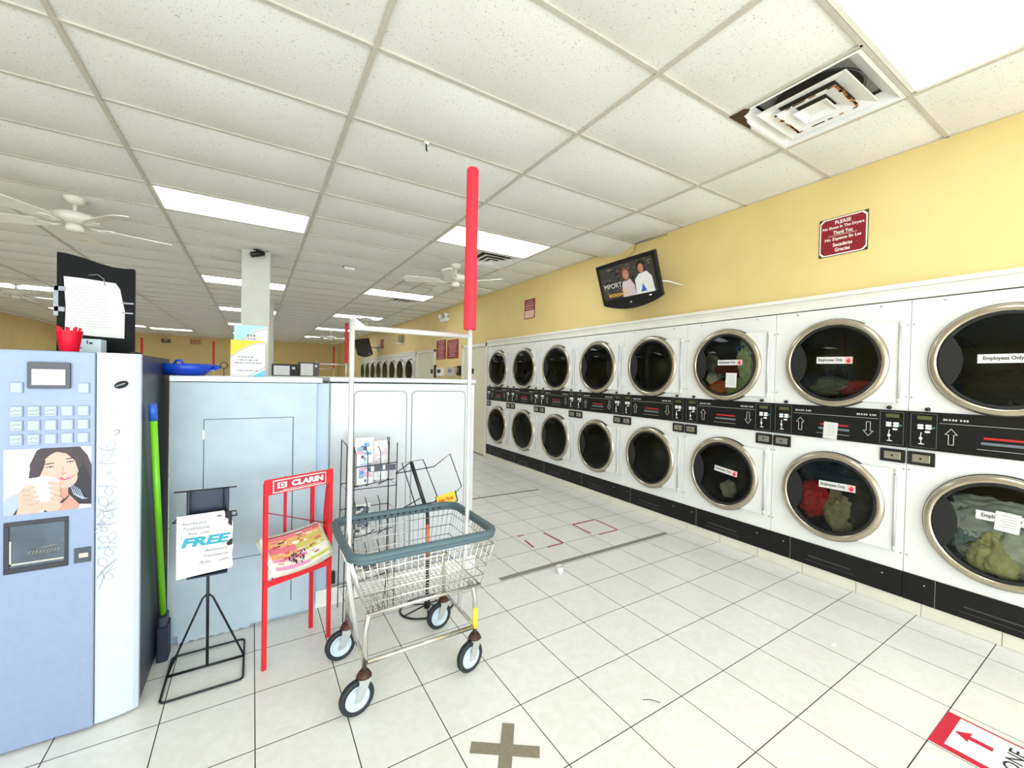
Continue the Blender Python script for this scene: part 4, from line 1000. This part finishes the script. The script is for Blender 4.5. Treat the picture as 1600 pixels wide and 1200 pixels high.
RCUP = mat('translucent_red_plastic', '#e0122f', .2, var=.1)
b = MB(); b.lathe([(0, 0), (.026, 0), (.0275, .003), (.0385, .080), (.040, .082), (.0385, .084), (.037, .080), (.025, .004), (0, .004)], (-.628, 2.33, VZ), seg=28); b.build('cup_body', RCUP, r)
random.seed(5)
for k in range(9):
    a = k*2*PI/9; b = MB(); x, y = -.628+.016*math.cos(a), 2.33+.016*math.sin(a); b.tube([(x, y, VZ+.006), (-.628+.032*math.cos(a), 2.33+.032*math.sin(a), VZ+.095+random.uniform(-.004, .006))], .004, 6)
    b.build('stirrer', RCUP, r)
r = thing('sugar_box', (-.60, 2.47, VZ), 'pale blue and white printed box behind the red cup', 'box')
b = MB(); b.box(-.645, -.562, 2.44, 2.52, VZ, VZ+.062); bevel(b.build('carton', mat('pale_blue_card', '#cfe0ea', .6), r), .002)
b = MB(); b.box(-.606, -.602, 2.439, 2.441, VZ+.04, VZ+.054); b.box(-.598, -.588, 2.439, 2.441, VZ+.04, VZ+.048); b.mat(1).box(-.64, -.62, 2.439, 2.441, VZ+.02, VZ+.025); b.box(-.632, -.628, 2.439, 2.441, VZ+.008, VZ+.02); b.build('box_print', [mat('navy_ink', '#20305c', .6), mat('teal_ink', '#3f8f9a', .6)], r)
r = thing('vending_lock_knob', (-.43, 2.36, VZ), 'small black round knob on the vending machine top corner', 'knob')
b = MB(); b.lathe([(0, .012), (.018, .008), (.022, 0), (0, 0)], (-.43, 2.34, VZ), seg=16); b.build('knob', BLKP, r)

# ------------------------------------------------------------------ broom and block between machine and cabinet
r = thing('broom', (-.377, 2.63, 0), 'lime green broom handle with blue cap leaning beside the vending machine', 'broom')
A, B_ = Vector((-.378, 2.655, .20)), Vector((-.379, 2.385, 1.21)); d = (B_-A).normalized()
b = MB(); b.tube([A, B_], .0135, 12); b.build('handle', GREEN, r); b = MB(); b.tube([B_, B_+d*.075], [.016, .0145], 12); b.build('handle_cap', BLUECAP, r)
b = MB(); b.rbox(-.397, -.352, 2.60, 2.70, .0, .17, .012, 'z', 3); b.mat(1).rbox(-.391, -.358, 2.61, 2.69, .17, .215, .01, 'z', 3); b.build('broom_head', [mat('dark_navy_bristle', '#232c3c', .7), mat('dark_plastic_collar', '#3a4252', .5)], r)
# ------------------------------------------------------------------ pale blue cabinet
CY = 2.726
r = thing('blue_cabinet', (-.03, CY+.3, 0), 'pale blue laminate counter cabinet with access hatch and broken bottom edge', 'cabinet')
b = MB(); random.seed(9)
bot = [(-.369, .045), (-.33, .048), (-.328, .0)] + [(-.328+.012*k, .004+.004*math.sin(k*1.7)+random.uniform(0, .004)+(.018 if k > 26 else 0)*random.uniform(.7, 1.1)) for k in range(1, 53)] + [(.3, .05), (.315, .055)]
b.prism([(x, CY, z) for x, z in bot]+[(.315, CY, 1.372), (-.369, CY, 1.372)], (0, .03, 0)); body = b.build('front_panel', LAMI, r)
b = MB(); b.box(-.369, .385, CY+.03, CY+.62, .0, 1.37) ; b.build('body', LAMI2, r)
b = MB(); b.box(.315, .385, CY+.02, CY+.03, .15, 1.37); b.build('filler_strip', LAMI2, r)
b = MB(); b.box(-.372, .345, CY-.012, CY+.64, 1.376, 1.405); bevel(b.build('top', mat('white_top', '#e5eaec', .4), r), .004)
b = MB(); x0, x1, z0, z1 = -.229, .194, .47, 1.176
for (a, c, d_, e) in ((x0, x1, z1-.003, z1), (x0, x0+.003, z0, z1), (x1-.004, x1, .10, z1), (x0+.06, x1, .40, .403)): b.box(a, c, CY-.0008, CY+.004, d_, e)
b.mat(1).box(x0-.004, x0+.004, CY-.004, CY+.001, 1.07, 1.12); b.build('hatch', [mat('dark_gap', '#2c3440', .7), STEEL], r)
b = MB(); bev = [(.318, .0), (.318, .10), (.33, .125), (.345, .13), (.36, .15), (.375, .14), (.393, .155), (.393, 0)]
b.prism([(x, CY+.040, z+.0) for x, z in bev], (0, .03, 0)); b.build('broken_plinth', mat('crumbled_concrete', '#8a8580', .95, var=.4, scale=60, bump=1, bscale=90), r)
b = MB(); b.box(.40, .44, CY+.04, CY+.07, .12, .19); tag(b.build('junction_box', BLKP, org=(.42, CY+.05, .12)), 'small black box low in the gap between the two cabinets', 'box')
b = MB(); b.tube([(.389, CY+.068, 1.38), (.393, CY+.045, 1.36), (.388, CY+.046, 1.30), (.394, CY+.05, 1.1), (.388, CY+.05, .8), (.393, CY+.05, .2)], .004, 6)
tag(b.build('power_cable', mat('dirty_white_cable', '#b9b6ae', .6), org=(.39, CY+.05, .2)), 'pale cable hanging in the gap between the two cabinets', 'cable')

# things on the blue cabinet
ZT = 1.405
r = thing('blue_basin', (-.30, 2.86, ZT), 'shallow blue plastic basin lying on the blue cabinet', 'basin')
b = MB(); b.lathe([(0, 0), (.085, .002), (.118, .03), (.128, .064), (.122, .064), (.112, .032), (.08, .008), (0, .006)], (-.325, 2.88, ZT), seg=40); b.build('bowl', BLUE, r)
b = MB(); b.prism([(-.23, 2.84, ZT+.03), (-.19, 2.85, ZT+.03), (-.165, 2.86, ZT+.043), (-.165, 2.87, ZT+.05), (-.2, 2.9, ZT+.06), (-.235, 2.92, ZT+.062)], (0, 0, .006)); b.tube([(-.20, 2.86, ZT+.045), (-.165, 2.865, ZT+.047)], .006, 8); b.build('spout', BLUE, r)
b = MB(); b.tube([(-.36, 2.78, ZT+.062), (-.35, 2.77, ZT+.08), (-.33, 2.76, ZT+.08), (-.32, 2.765, ZT+.062)], .006, 8); b.build('grip', BLUE, r)
r = thing('key_ring', (-.148, 2.86, ZT), 'dark round ring standing beside the leaflets on the blue cabinet', 'ring')
b = MB(); b.tube([Vector((-.150, 2.86, ZT+.062)) + .017*Vector((math.cos(t), 0, math.sin(t))) for t in [2*PI*q/20 for q in range(20)]], .003, 6, closed=True); b.tube([(-.15, 2.86, ZT), (-.15, 2.86, ZT+.045)], .002, 6); b.build('ring', mat('dark_bronze', '#3b3530', .4, .5), r)
def leaflet(x0, x1, z0, z1, y, lean, label, swoosh, texts, name='leaflet', low=None, dark=None):
    r = thing(name, ((x0+x1)/2, y, z0), label, 'leaflet'); M = rot_about(((x0+x1)/2, y, z0), (1, 0, 0), -lean)
    b = MB(); b.box(x0, x1, y, y+.006, z0, z1); b.v = [tuple(M @ Vector(p)) for p in b.v]; b.build('card', PAPER, r)
    b = MB(); w, h = x1-x0, z1-z0; f = lambda u, v: (x0+u*w, y-.0008, z0+v*h); n = 10
    curve = [(q/n, 1-.42*(1-q/n)**2-.03) for q in range(n+1)]
    b.mat(0).prism([f(*p) for p in curve]+[f(1, 1), f(0, 1)], (0, .0006, 0))
    b.mat(1).tube([f(p[0], p[1]-.03) for p in curve], .0012, 4)
    b.mat(2)
    for (u, v, tw, th) in texts:      # lines of lettering too small to read
        q = u-tw/2
        while q < u+tw/2:
            l = random.uniform(.03, .1); p = f(q, v-th/2); b.box(p[0], p[0]+l*w, p[1]-.0006, p[1], p[2], p[2]+th*h); q += l+.025
    if low: b.mat(3).prism([f(.6, 0), f(1, 0), f(1, .2)], (0, .0006, 0)); b.mat(1).tube([f(.5, 0), f(1, .27)], .0012, 4)
    b.v = [tuple(M @ Vector(p)) for p in b.v]
    b.build('print', [swoosh, mat('yellow_grey_line', '#8f8b76', .6), GREY, mat('cyan_print', '#6fc0dc', .6)], r)
leaflet(-.105, .06, ZT, 1.705, 2.86, .05, 'taller white leaflet with pale cyan top, standing behind the yellow one', mat('pale_cyan', '#a7dbdd', .6), [(.5, .80, .25, .045), (.5, .74, .2, .02)])
leaflet(-.118, .048, ZT, 1.612, 2.80, .08, 'white leaflet with yellow swoosh, frontmost on the blue cabinet', mat('yellow_orange', '#f6c832', .6), [(.42, .54, .4, .035), (.5, .46, .6, .035), (.5, .38, .75, .035), (.48, .17, .6, .03)], low=True)

# ------------------------------------------------------------------ white enamel cabinet
WY = 2.80
r = thing('white_cabinet', (.9, WY+.35, 0), 'glossy white enamelled counter cabinet with two framed panels', 'cabinet')
GW = mat('glossy_white_enamel', '#c8cbcd', .22, .0, var=.03)
b = MB(); b.box(.399, 1.405, WY, WY+.7, 0.0, 1.375); bevel(b.build('body', GW, r), .006)
b = MB(); b.box(.394, 1.412, WY-.015, WY+.72, 1.382, 1.412); bevel(b.build('top', GW, r), .008, 3)
for (x0, x1) in ((.545, .885), (.925, 1.325)):
    b = MB(); b.rbox(x0, x1, WY-.006, WY+.002, .16, 1.322, .03, 'y', 5); pn = bevel(b.build('raised_panel', GW, r), .004, 2)
    b = MB(); g = []
    for (ca, cb, st) in ((x1-.03, 1.292, 0), (x0+.03, 1.292, 1), (x0+.03, .19, 2), (x1-.03, .19, 3)): g += [(q.x, WY-.001, q.z) for q in arc((ca, 0, cb), .033, st*PI/2, (st+1)*PI/2, 5, (1, 0, 0), (0, 0, 1))]
    b.tube(g, .0022, 5, closed=True); b.build('panel_groove', GREY, pn)
b = MB(); b.box(.325, 1.41, WY-.052, WY-.032, 0, .105); bevel(b.build('baseboard_counter', mat('white_skirting', '#eceae4', .35), kind='structure'), .002)

# ------------------------------------------------------------------ black sign stand with FREE card
sx, sy = -.182, 2.44
r = thing('free_magazine_stand', (sx, sy, 0), 'black wire stand holding a tray and a white FREE card, before the blue cabinet', 'stand')
b = MB(); x0, x1, y0, y1 = -.333, -.033, 2.265, 2.608; z = .008
pts = []
for (cx, cy, st) in ((x1-.02, y1-.02, 0), (x0+.02, y1-.02, 1), (x0+.02, y0+.02, 2), (x1-.02, y0+.02, 3)): pts += [(q.x, q.y, z) for q in arc((cx, cy, 0), .02, st*PI/2, (st+1)*PI/2, 4, (1, 0, 0), (0, 1, 0))]
b.tube(pts, .005, 8, closed=True); b.tube([(x0, sy+.01, z), (x1, sy+.01, z)], .005, 8); b.build('base', BLKM, r)
b = MB(); b.tube([(sx, sy+.01, .01), (sx, sy, .60)], .0065, 10); b.build('pole', BLKM, r)
for s, xx in ((-1, x0), (1, x1)):
    b = MB(); b.tube([(sx+s*.005, sy, .36), (sx+s*.02, sy, .345), (xx, sy+.01, .012)], .0045, 8); b.build('strut', BLKM, r)
b = MB(); b.tube([(-.302, 2.36, .885), (-.068, 2.36, .885)], .003, 6); b.tube([(-.302, 2.33, .757), (-.28, 2.36, .775), (-.07, 2.36, .77), (-.066, 2.33, .757)], .003, 6); b.tube([(-.302, 2.33, .757), (-.066, 2.33, .757)], .003, 6)
for xx in (-.255, -.10, -.12): b.tube([(xx, 2.36, .885), (xx, 2.36, .52)], .0025, 6)
b.build('wire_frame', BLKM, r)
b = MB(); b.box(-.25, -.10, 2.375, 2.38, .52, .884); b.box(-.25, -.245, 2.34, 2.38, .55, .884); b.box(-.105, -.1, 2.34, 2.38, .55, .884); b.box(-.25, -.10, 2.31, 2.38, .50, .506); b.build('tray', mat('blue_black_tray', '#27303f', .3, .3), r)
rc = thing('free_card', (-.18, 2.32, .51), 'torn white card reading FREE in teal on the black wire stand', 'card')
M = rot_about((-.18, 2.325, .51), (1, 0, 0), -.03)
b = MB(); pts = [(-.288, .783), (-.115, .787), (-.112, .772), (-.10, .768), (-.103, .755), (-.088, .745), (-.080, .73), (-.083, .64), (-.078, .62), (-.084, .58), (-.079, .53), (-.084, .518), (-.19, .512), (-.287, .505)]
yf = 2.318
b.prism([(x, yf, z) for x, z in pts], (0, .003, 0)); b.v = [tuple(M @ Vector(p)) for p in b.v]; b.build('card', PAPER, rc)
b = MB(); Rr, Uu = (1, 0, -.0), (0, 0, 1); f = lambda x, z: (x, yf-.0012, z)
for (s, x, z, w, h) in (('AutoSource', -.225, .747, .088, .013), ('TruckSource', -.218, .724, .096, .013), ('Auto  Com', -.208, .701, .08, .012), ('AutoSource', -.142, .617, .085, .013), ('TruckSource', -.145, .592, .095, .013), ('Auto     com', -.15, .566, .11, .013)):
    b.text(s, f(x, z), Rr, Uu, w, h, .0, .3, lift=.0004)
b.mat(2).text("ie.", f(-.13, .767), Rr, Uu, .022, .012, .02, lift=.0004)
b.mat(1).text('FREE', f(-.18, .662), Rr, Uu, .17, .042, .05, .35, lift=.0006)
b.mat(2).prism([f(-.11, .785), f(-.084, .78), f(-.084, .71), f(-.1, .725), f(-.098, .745), f(-.112, .755)], (0, .0005, 0)); b.prism([f(-.105, .635), f(-.095, .648), f(-.083, .655), f(-.082, .625), f(-.1, .622)], (0, .0005, 0))
b.v = [tuple(M @ Vector(p)) for p in b.v]; b.build('print', [TEXTG, mat('teal_print', '#2b93a6', .6), BLACKINK], rc)

# ------------------------------------------------------------------ red newspaper stand
A0 = Vector((.045, 2.283, 0)); Rv = Vector((.363, 2.415, 0)); U = (Rv-A0).normalized(); W = (Rv-A0).length; V = Vector((-U.y, U.x, 0))
L = lambda u, v, z: A0+U*u+V*v+Vector((0, 0, z))
def lbox(b, u0, u1, v0, v1, z0, z1):
    base = len(b.v); b.v += [tuple(L(u, v, z)) for z in (z0, z1) for v in (v0, v1) for u in (u0, u1)]
    for q in ((0, 2, 3, 1), (4, 5, 7, 6), (0, 1, 5, 4), (2, 6, 7, 3), (0, 4, 6, 2), (1, 3, 7, 5)): b.face([base+i for i in q])
r = thing('newspaper_stand', tuple(L(W/2, .07, 0)), 'red metal newspaper stand with CLARIN header panel', 'newspaper stand')
for (u, v) in ((0, 0), (W-.016, 0), (W-.03, .155)):
    b = MB(); lbox(b, u-.001, u+.018, v, v+.014, 0, .90 if v == 0 else .88); b.build('leg', RED, r)
b = MB(); lbox(b, .17, .184, .165, .172, .35, .88); b.build('back_bar', RED, r)
b = MB(); lbox(b, -.002, W+.002, -.003, .003, .842, .918); hd = b.build('header', RED, r)
b = MB(); lbox(b, .035, W-.04, -.0045, -.003, .848, .910); b.mat(1); lbox(b, .040, W-.045, -.0055, -.0045, .853, .905)
b.mat(0).text('CLARIN', tuple(L(.205, -.006, .883)), U, (0, 0, 1), .165, .030, .06, lift=.0004)
lbox(b, .055, .10, -.0066, -.0055, .868, .897); b.mat(1).text('D', tuple(L(.078, -.0068, .8825)), U, (0, 0, 1), .025, .020, .03, lift=.0004)
b.mat(0); lbox(b, .08, .28, -.0064, -.0055, .858, .860); b.build('header_label', [PAPER, mat('crimson_label', '#b9203a', .5)], hd)
b = MB(); p = [L(W, 0, .915), L(W, .02, .915), L(W-.004, .06, .80), L(W-.01, .07, .65), L(W-.01, .06, .40), L(W, .0, .40)]; b.prism(p, U*.003); b.build('side_plate', RED, r)
b = MB(); b.tube([L(.0, .0, .765), L(W, .05, .61)], .003, 6); b.build('cross_rod', mat('dark_red_rod', '#8f2530', .5), r)
b = MB(); lbox(b, 0, W, -.006, -.002, .40, .43); [b.tube([L(u_, 0, .402), L(u_, .155, .56)], .004, 6) for u_ in (.05, .16, .27)]; b.tube([L(.04, .155, .56), L(W-.02, .155, .56)], .004, 6)
b.build('tray', RED, r)
LAY = [('#d9d3c2', 0), ('#cfc8b4', .012), ('#e0dac9', .024)]
random.seed(12)
for k in range(3):
    rr = thing('newspaper', tuple(L(W/2, .05, .42+.02*k)), ['bottom newspaper of the small pile in the red stand', 'middle newspaper of the small pile in the red stand', 'top colourful newspaper on the red stand, pink and orange adverts'][k], 'newspaper', 'newspapers in the red stand')
    b = MB(); nu, nv = 12, 8; th = .010
    def surf(u, v, off):
        uu = .016+u*(W-.03)+.006*math.sin(5*v+k); q = v
        vv = -.012+.12*q; zz = .435+.145*q**.8-.012*math.sin(PI*u)*(1-v)+.012*(abs(u-.5)*2)**3*(1-.4*v)+.006*math.sin(3*u+k*2)+off
        return L(uu, vv-.5*off, zz)
    for s in (0, 1):
        base = len(b.v)
        for a in range(nv+1):
            for c in range(nu+1): b.v.append(tuple(surf(c/nu, a/nv, k*.012+s*th)))
        for a in range(nv):
            for c in range(nu): q = base+a*(nu+1)+c; b.face((q, q+1, q+nu+2, q+nu+1), True)
    N1 = (nu+1)*(nv+1)
    edge = [c for c in range(nu+1)]+[a*(nu+1)+nu for a in range(1, nv+1)]+[nv*(nu+1)+c for c in range(nu-1, -1, -1)]+[a*(nu+1) for a in range(nv-1, 0, -1)]
    for q in range(len(edge)): e0, e1 = edge[q], edge[(q+1) % len(edge)]; b.face((e0, e1, e1+N1, e0+N1))
    b.build('pages', mat('newsprint_%d' % k, LAY[k][0], .9, var=.15, scale=30), rr)
    if k == 2:
        b = MB()
        def patch(m, u0, u1, v0, v1, e=.0008):
            b.mat(m); n = 6; base = len(b.v)
            for a in (v0, v1):
                for c in range(n+1): b.v.append(tuple(surf(u0+(u1-u0)*c/n, a, .024+th+e)))
            for c in range(n): b.face((base+c, base+c+1, base+n+1+c+1, base+n+1+c))
        patch(0, .08, .94, .80, .92); patch(1, .08, .94, .58, .80); patch(0, .08, .5, .42, .58); patch(2, .5, .95, .42, .7, .0012); patch(1, .08, .5, .28, .42); patch(3, .08, .62, .02, .28); patch(4, .62, .95, .05, .40)
        patch(5, .10, .9, .905, .93, .0014)
        for q in range(55): u = random.uniform(.1, .88); v = random.uniform(.05, .85); w = random.uniform(.03, .12); patch(random.choice((5, 6, 0, 7)), u, min(.95, u+w), v, v+random.uniform(.015, .04), .0018+random.random()*.0006)
        for q in range(26): u = random.uniform(.25, .6); v = random.uniform(.06, .3); patch(5, u, u+random.uniform(.008, .03), v, v+random.uniform(.03, .08), .0026)
        b.build('adverts', [mat('np_pink', '#d8707c', .8), mat('np_orange', '#d9a36a', .8), mat('np_olive', '#c0b45e', .8), mat('np_lilac', '#d88fb0', .8), mat('np_lime', '#b8b93c', .8), mat('np_black', '#4b3438', .8), mat('np_cream', '#ece2cc', .8), mat('np_red', '#c64450', .8)], rr)

# ------------------------------------------------------------------ black wire magazine rack by the white cabinet
r = thing('magazine_rack', (.58, 2.6, 0), 'black wire magazine rack against the white cabinet behind the cart', 'magazine rack')
b = MB(); X = [.455, .50, .715, .755]
for x in (.455, .745):
    for (y, z1) in ((2.52, 1.02), (2.70, 1.03)): b.tube([(x-.01, y, 0), (x, y, z1)], .0032, 6)
for x in (.50, .70): b.tube([(x, 2.52, 0.01), (x, 2.55, 1.0)], .0026, 6)
b.tube([(.745, 2.7, 1.03), (.705, 2.60, 1.045), (.70, 2.55, 1.0)], .0026, 6); b.tube([(.455, 2.52, 1.02), (.455, 2.7, 1.03)], .0026, 6)
for z in (.12, .60, .76): b.tube([(.455, 2.52, z), (.745, 2.52, z), (.745, 2.7, z), (.455, 2.7, z)], .0026, 6, closed=True)
b.tube([(.60, 2.52, .12), (.66, 2.50, 0.005), (.70, 2.52, .3)], .0026, 6); b.build('frame', BLKM, r)
for (z, nm) in ((.77, 'pocket'), (.47, 'pocket'), (.20, 'pocket')):
    b = MB()
    for x in (.50, .566, .64): b.tube([(x, 2.555, z+.23), (x, 2.50, z+.2), (x, 2.495, z+.03), (x, 2.54, z), (x+.07, 2.60, z+.01)], .0025, 6)
    b.tube([(.50, 2.497, z+.125), (.74, 2.50, z+.135)], .003, 6); b.tube([(.50, 2.54, z), (.74, 2.56, z+.02)], .0025, 6); b.build(nm, BLKM, r)
def magazine(x0, x1, z0, z1, y, lab, cols, seed, name='magazine'):
    r = thing(name, ((x0+x1)/2, y, z0), lab, 'magazine', 'magazines in the black wire rack'); b = MB(); b.box(x0, x1, y, y+.012, z0, z1); b.build('pages', PAPER, r)
    b = MB(); random.seed(seed)
    for k in range(26):
        w = random.uniform(.01, .04); h = random.uniform(.004, .03); x = random.uniform(x0+.004, x1-w-.004); z = random.uniform(z0+.01, z1-h-.01)
        b.mat(random.randrange(len(cols))).box(x, x+w, y-.001-.00004*k, y, z, z+h)
    b.build('cover_print', [mat('mag_'+c.strip('#'), c, .5) for c in cols], r)
magazine(.508, .612, .775, 1.055, 2.56, 'blue and white illustrated magazine at left in the wire rack', ['#5f93c9', '#b7d3e4', '#d9a6b9', '#8fa8b8', '#39597d'], 3)
magazine(.618, .70, .79, 1.03, 2.575, 'pale text covered magazine at right in the wire rack', ['#c4d6da', '#dfe6e8', '#d9b7c4', '#b5c6cf'], 4)
magazine(.51, .60, .48, .66, 2.56, 'dark magazine in the middle pocket of the wire rack', ['#4a5360', '#707a84', '#2e3440'], 5)
magazine(.52, .66, .21, .36, 2.56, 'dark magazine in the lowest pocket of the wire rack', ['#3a414c', '#59636c', '#272c36'], 6)
b = MB(); b.box(.577, .727, 2.488, 2.4905, .862, .898); b.mat(1).box(.581, .60, 2.487, 2.4882, .866, .895); b.box(.65, .665, 2.487, 2.4882, .870, .896)
b.build('label_strip', [mat('slate_label', '#414852', .5), PAPER], r)

# ------------------------------------------------------------------ leaning black rack with yellow header, round base
r = thing('round_base_rack', (.92, 2.43, 0), 'bent black pole newspaper rack on a round spoked base', 'newspaper rack')
cx, cy = .92, 2.43
b = MB(); b.tube([(cx+.165*math.cos(t), cy+.125*math.sin(t), .007) for t in [2*PI*q/36 for q in range(36)]], .0055, 8, closed=True)
for k in range(6): t = k*PI/3+.3; b.tube([(cx, cy, .02), (cx+.165*math.cos(t), cy+.125*math.sin(t), .008)], .004, 6)
b.build('base_ring', BLKM, r)
b = MB(); b.lathe([(0, 0), (.018, 0), (.018, .05), (.011, .055)], (cx, cy, 0), seg=16); b.tube([(cx, cy, .03), (.914, 2.43, .50)], .0105, 12)
b.mat(1).tube([(.9165, 2.43, .33), (.914, 2.43, .52)], .0125, 12); b.build('pole', [BLKM, ORANGE], r)
b = MB(); b.tube([(.914, 2.43, .52), (.912, 2.43, .585), (.803, 2.43, .912)], .0115, 12); b.build('bent_pole', BLKP, r)
b = MB(); w = .0032
b.tube([(.738, 2.40, .917), (.866, 2.40, .927), (.963, 2.40, .686), (.955, 2.42, .655), (.862, 2.44, .628), (.835, 2.40, .626)], w, 6, closed=True)
b.tube([(.716, 2.45, .847), (.80, 2.43, .912)], w, 6); b.tube([(.716, 2.45, .847), (.956, 2.45, .866), (1.071, 2.47, .933), (1.147, 2.45, .719), (1.076, 2.43, .674)], w, 6)
b.tube([(.764, 2.44, .638), (.973, 2.41, .657)], w, 6); b.tube([(.764, 2.44, .638), (.875, 2.43, .69)], w, 6); b.build('wire_frame', BLKM, r)
b = MB(); q = [(.952, 2.395, .688), (1.075, 2.395, .712), (1.088, 2.395, .648), (.966, 2.395, .622)]; b.mat(0).prism(q, (0, .004, 0))
ux = Vector((.123, 0, .024)).normalized(); uz = Vector((-ux.z, 0, ux.x)); b.mat(1).text('New Times', (1.018, 2.3935, .668), ux, uz, .095, .022, .03, lift=.0005)
hd = b.build('header_plate', [mat('yellow_plate', '#f2c52a', .5), mat('red_orange_ink', '#cf4a1e', .5)], r)
b = MB(); b.tube([(.952, 2.40, .69), (.966, 2.40, .62)], .004, 6); b.tube([(1.079, 2.40, .712), (1.098, 2.40, .648), (1.07, 2.42, .62)], .004, 6); b.build('plate_bracket', BLKM, r)

# ------------------------------------------------------------------ marks on the floor
def flat(name, pts, m, label, cat, z=.0012, th=.0008, group=None):
    b = MB(); b.prism([(x, y, z) for x, y in pts], (0, 0, th)); c = pts[0]; o = b.build(name, m, org=(c[0], c[1], 0)); return tag(o, label, cat, group)
def strip(p, q, w):
    p, q = Vector(p), Vector(q); d = (q-p).normalized(); n = Vector((-d.y, d.x))*(w/2); return [tuple(p+n), tuple(q+n), tuple(q-n), tuple(p-n)]
r = thing('tape_cross', (.835, 1.335, 0), 'taupe tape cross stuck on the floor tiles in the foreground', 'tape mark')
for (p, q, nm) in (((.722, 1.415), (.940, 1.262), 0), ((.905, 1.435), (.775, 1.25), 1)):
    b = MB(); b.prism([(x, y, .0011+.0007*nm) for x, y in strip(p, q, .05)], (0, 0, .0007)); b.build('tape_strip', TAUPE, r)
flat('floor_tape', strip((1.49, 2.515), (3.31, 2.53), .045), GTAPE, 'long grey tape strip across the floor in front of the dryers', 'tape mark')
flat('floor_tape', strip((2.05, 4.365), (3.13, 4.345), .04), GTAPE, 'far thin grey tape strip on the floor behind the cart', 'tape mark')
def redsq(x0, x1, y0, y1, sides, label):
    r = thing('tape_square', ((x0+x1)/2, (y0+y1)/2, 0), label, 'tape mark', 'red tape squares on the floor')
    for (p, q) in sides: b = MB(); b.prism([(x, y, .0011) for x, y in strip(p, q, .016)], (0, 0, .0008)); b.build('tape_strip', RTAPE, r)
redsq(2.66, 2.98, 2.82, 3.14, (((2.67, 3.13), (2.97, 3.135)), ((2.972, 3.13), (2.965, 2.83)), ((2.96, 2.815), (2.72, 2.81)), ((2.67, 3.12), (2.67, 2.87))), 'red tape square on the floor nearer the dryers')
redsq(2.0, 2.3, 2.82, 3.12, (((2.29, 3.09), (2.30, 2.82)), ((2.295, 2.812), (2.13, 2.812)), ((2.04, 3.03), (2.02, 2.86)), ((2.03, 3.13), (2.1, 3.135))), 'broken red tape square on the floor nearer the cart')
r = thing('floor_sign', (2.47, .3, 0), 'red bordered floor sign with an arrow and the word ONE', 'floor sign')
b = MB(); b.box(2.332, 2.612, -.05, .513, .0005, .0016); b.mat(1).box(2.362, 2.60, .0, .472, .0016, .0020)
b.mat(0).prism([(2.485, .468, .0021), (2.452, .424, .0021), (2.474, .426, .0021), (2.474, .362, .0021), (2.501, .362, .0021), (2.501, .426, .0021), (2.530, .424, .0021)], (0, 0, .0003))
b.mat(2).text('ONE', (2.49, .308, .0022), (1, 0, 0), (0, 1, 0), .155, .045, .01, lift=.0003)
b.build('sign_sheet', [mat('crimson_floor_sign', '#cf1f3c', .4), WHT, BLACKINK], r)
b = MB(); b.lathe([(0, 0), (.022, 0), (.030, .055), (.028, .055), (.02, .004), (0, .004)], (1.92, 2.38, .0005), seg=20); tag(b.build('paper_cup', PAPER, org=(1.92, 2.38, 0)), 'small white paper cup standing on the floor beyond the cart', 'cup')
b = MB(); random.seed(2)
b.prism([(2.72+.02*math.cos(t)*random.uniform(.6, 1.3), .98+.012*math.sin(t), .001) for t in [2*PI*q/9 for q in range(9)]], (0, 0, .004)); tag(b.build('lint_clump', WHT, org=(2.72, .98, 0)), 'small white clump of lint on the floor near the dryers', 'lint')
b = MB(); b.tube([(1.49, 1.24, .002), (1.52, 1.225, .002), (1.545, 1.19, .002)], .0012, 5); tag(b.build('hair_strand', BLACKINK, org=(1.5, 1.22, 0)), 'dark hair strand lying on the pale floor tiles', 'strand')
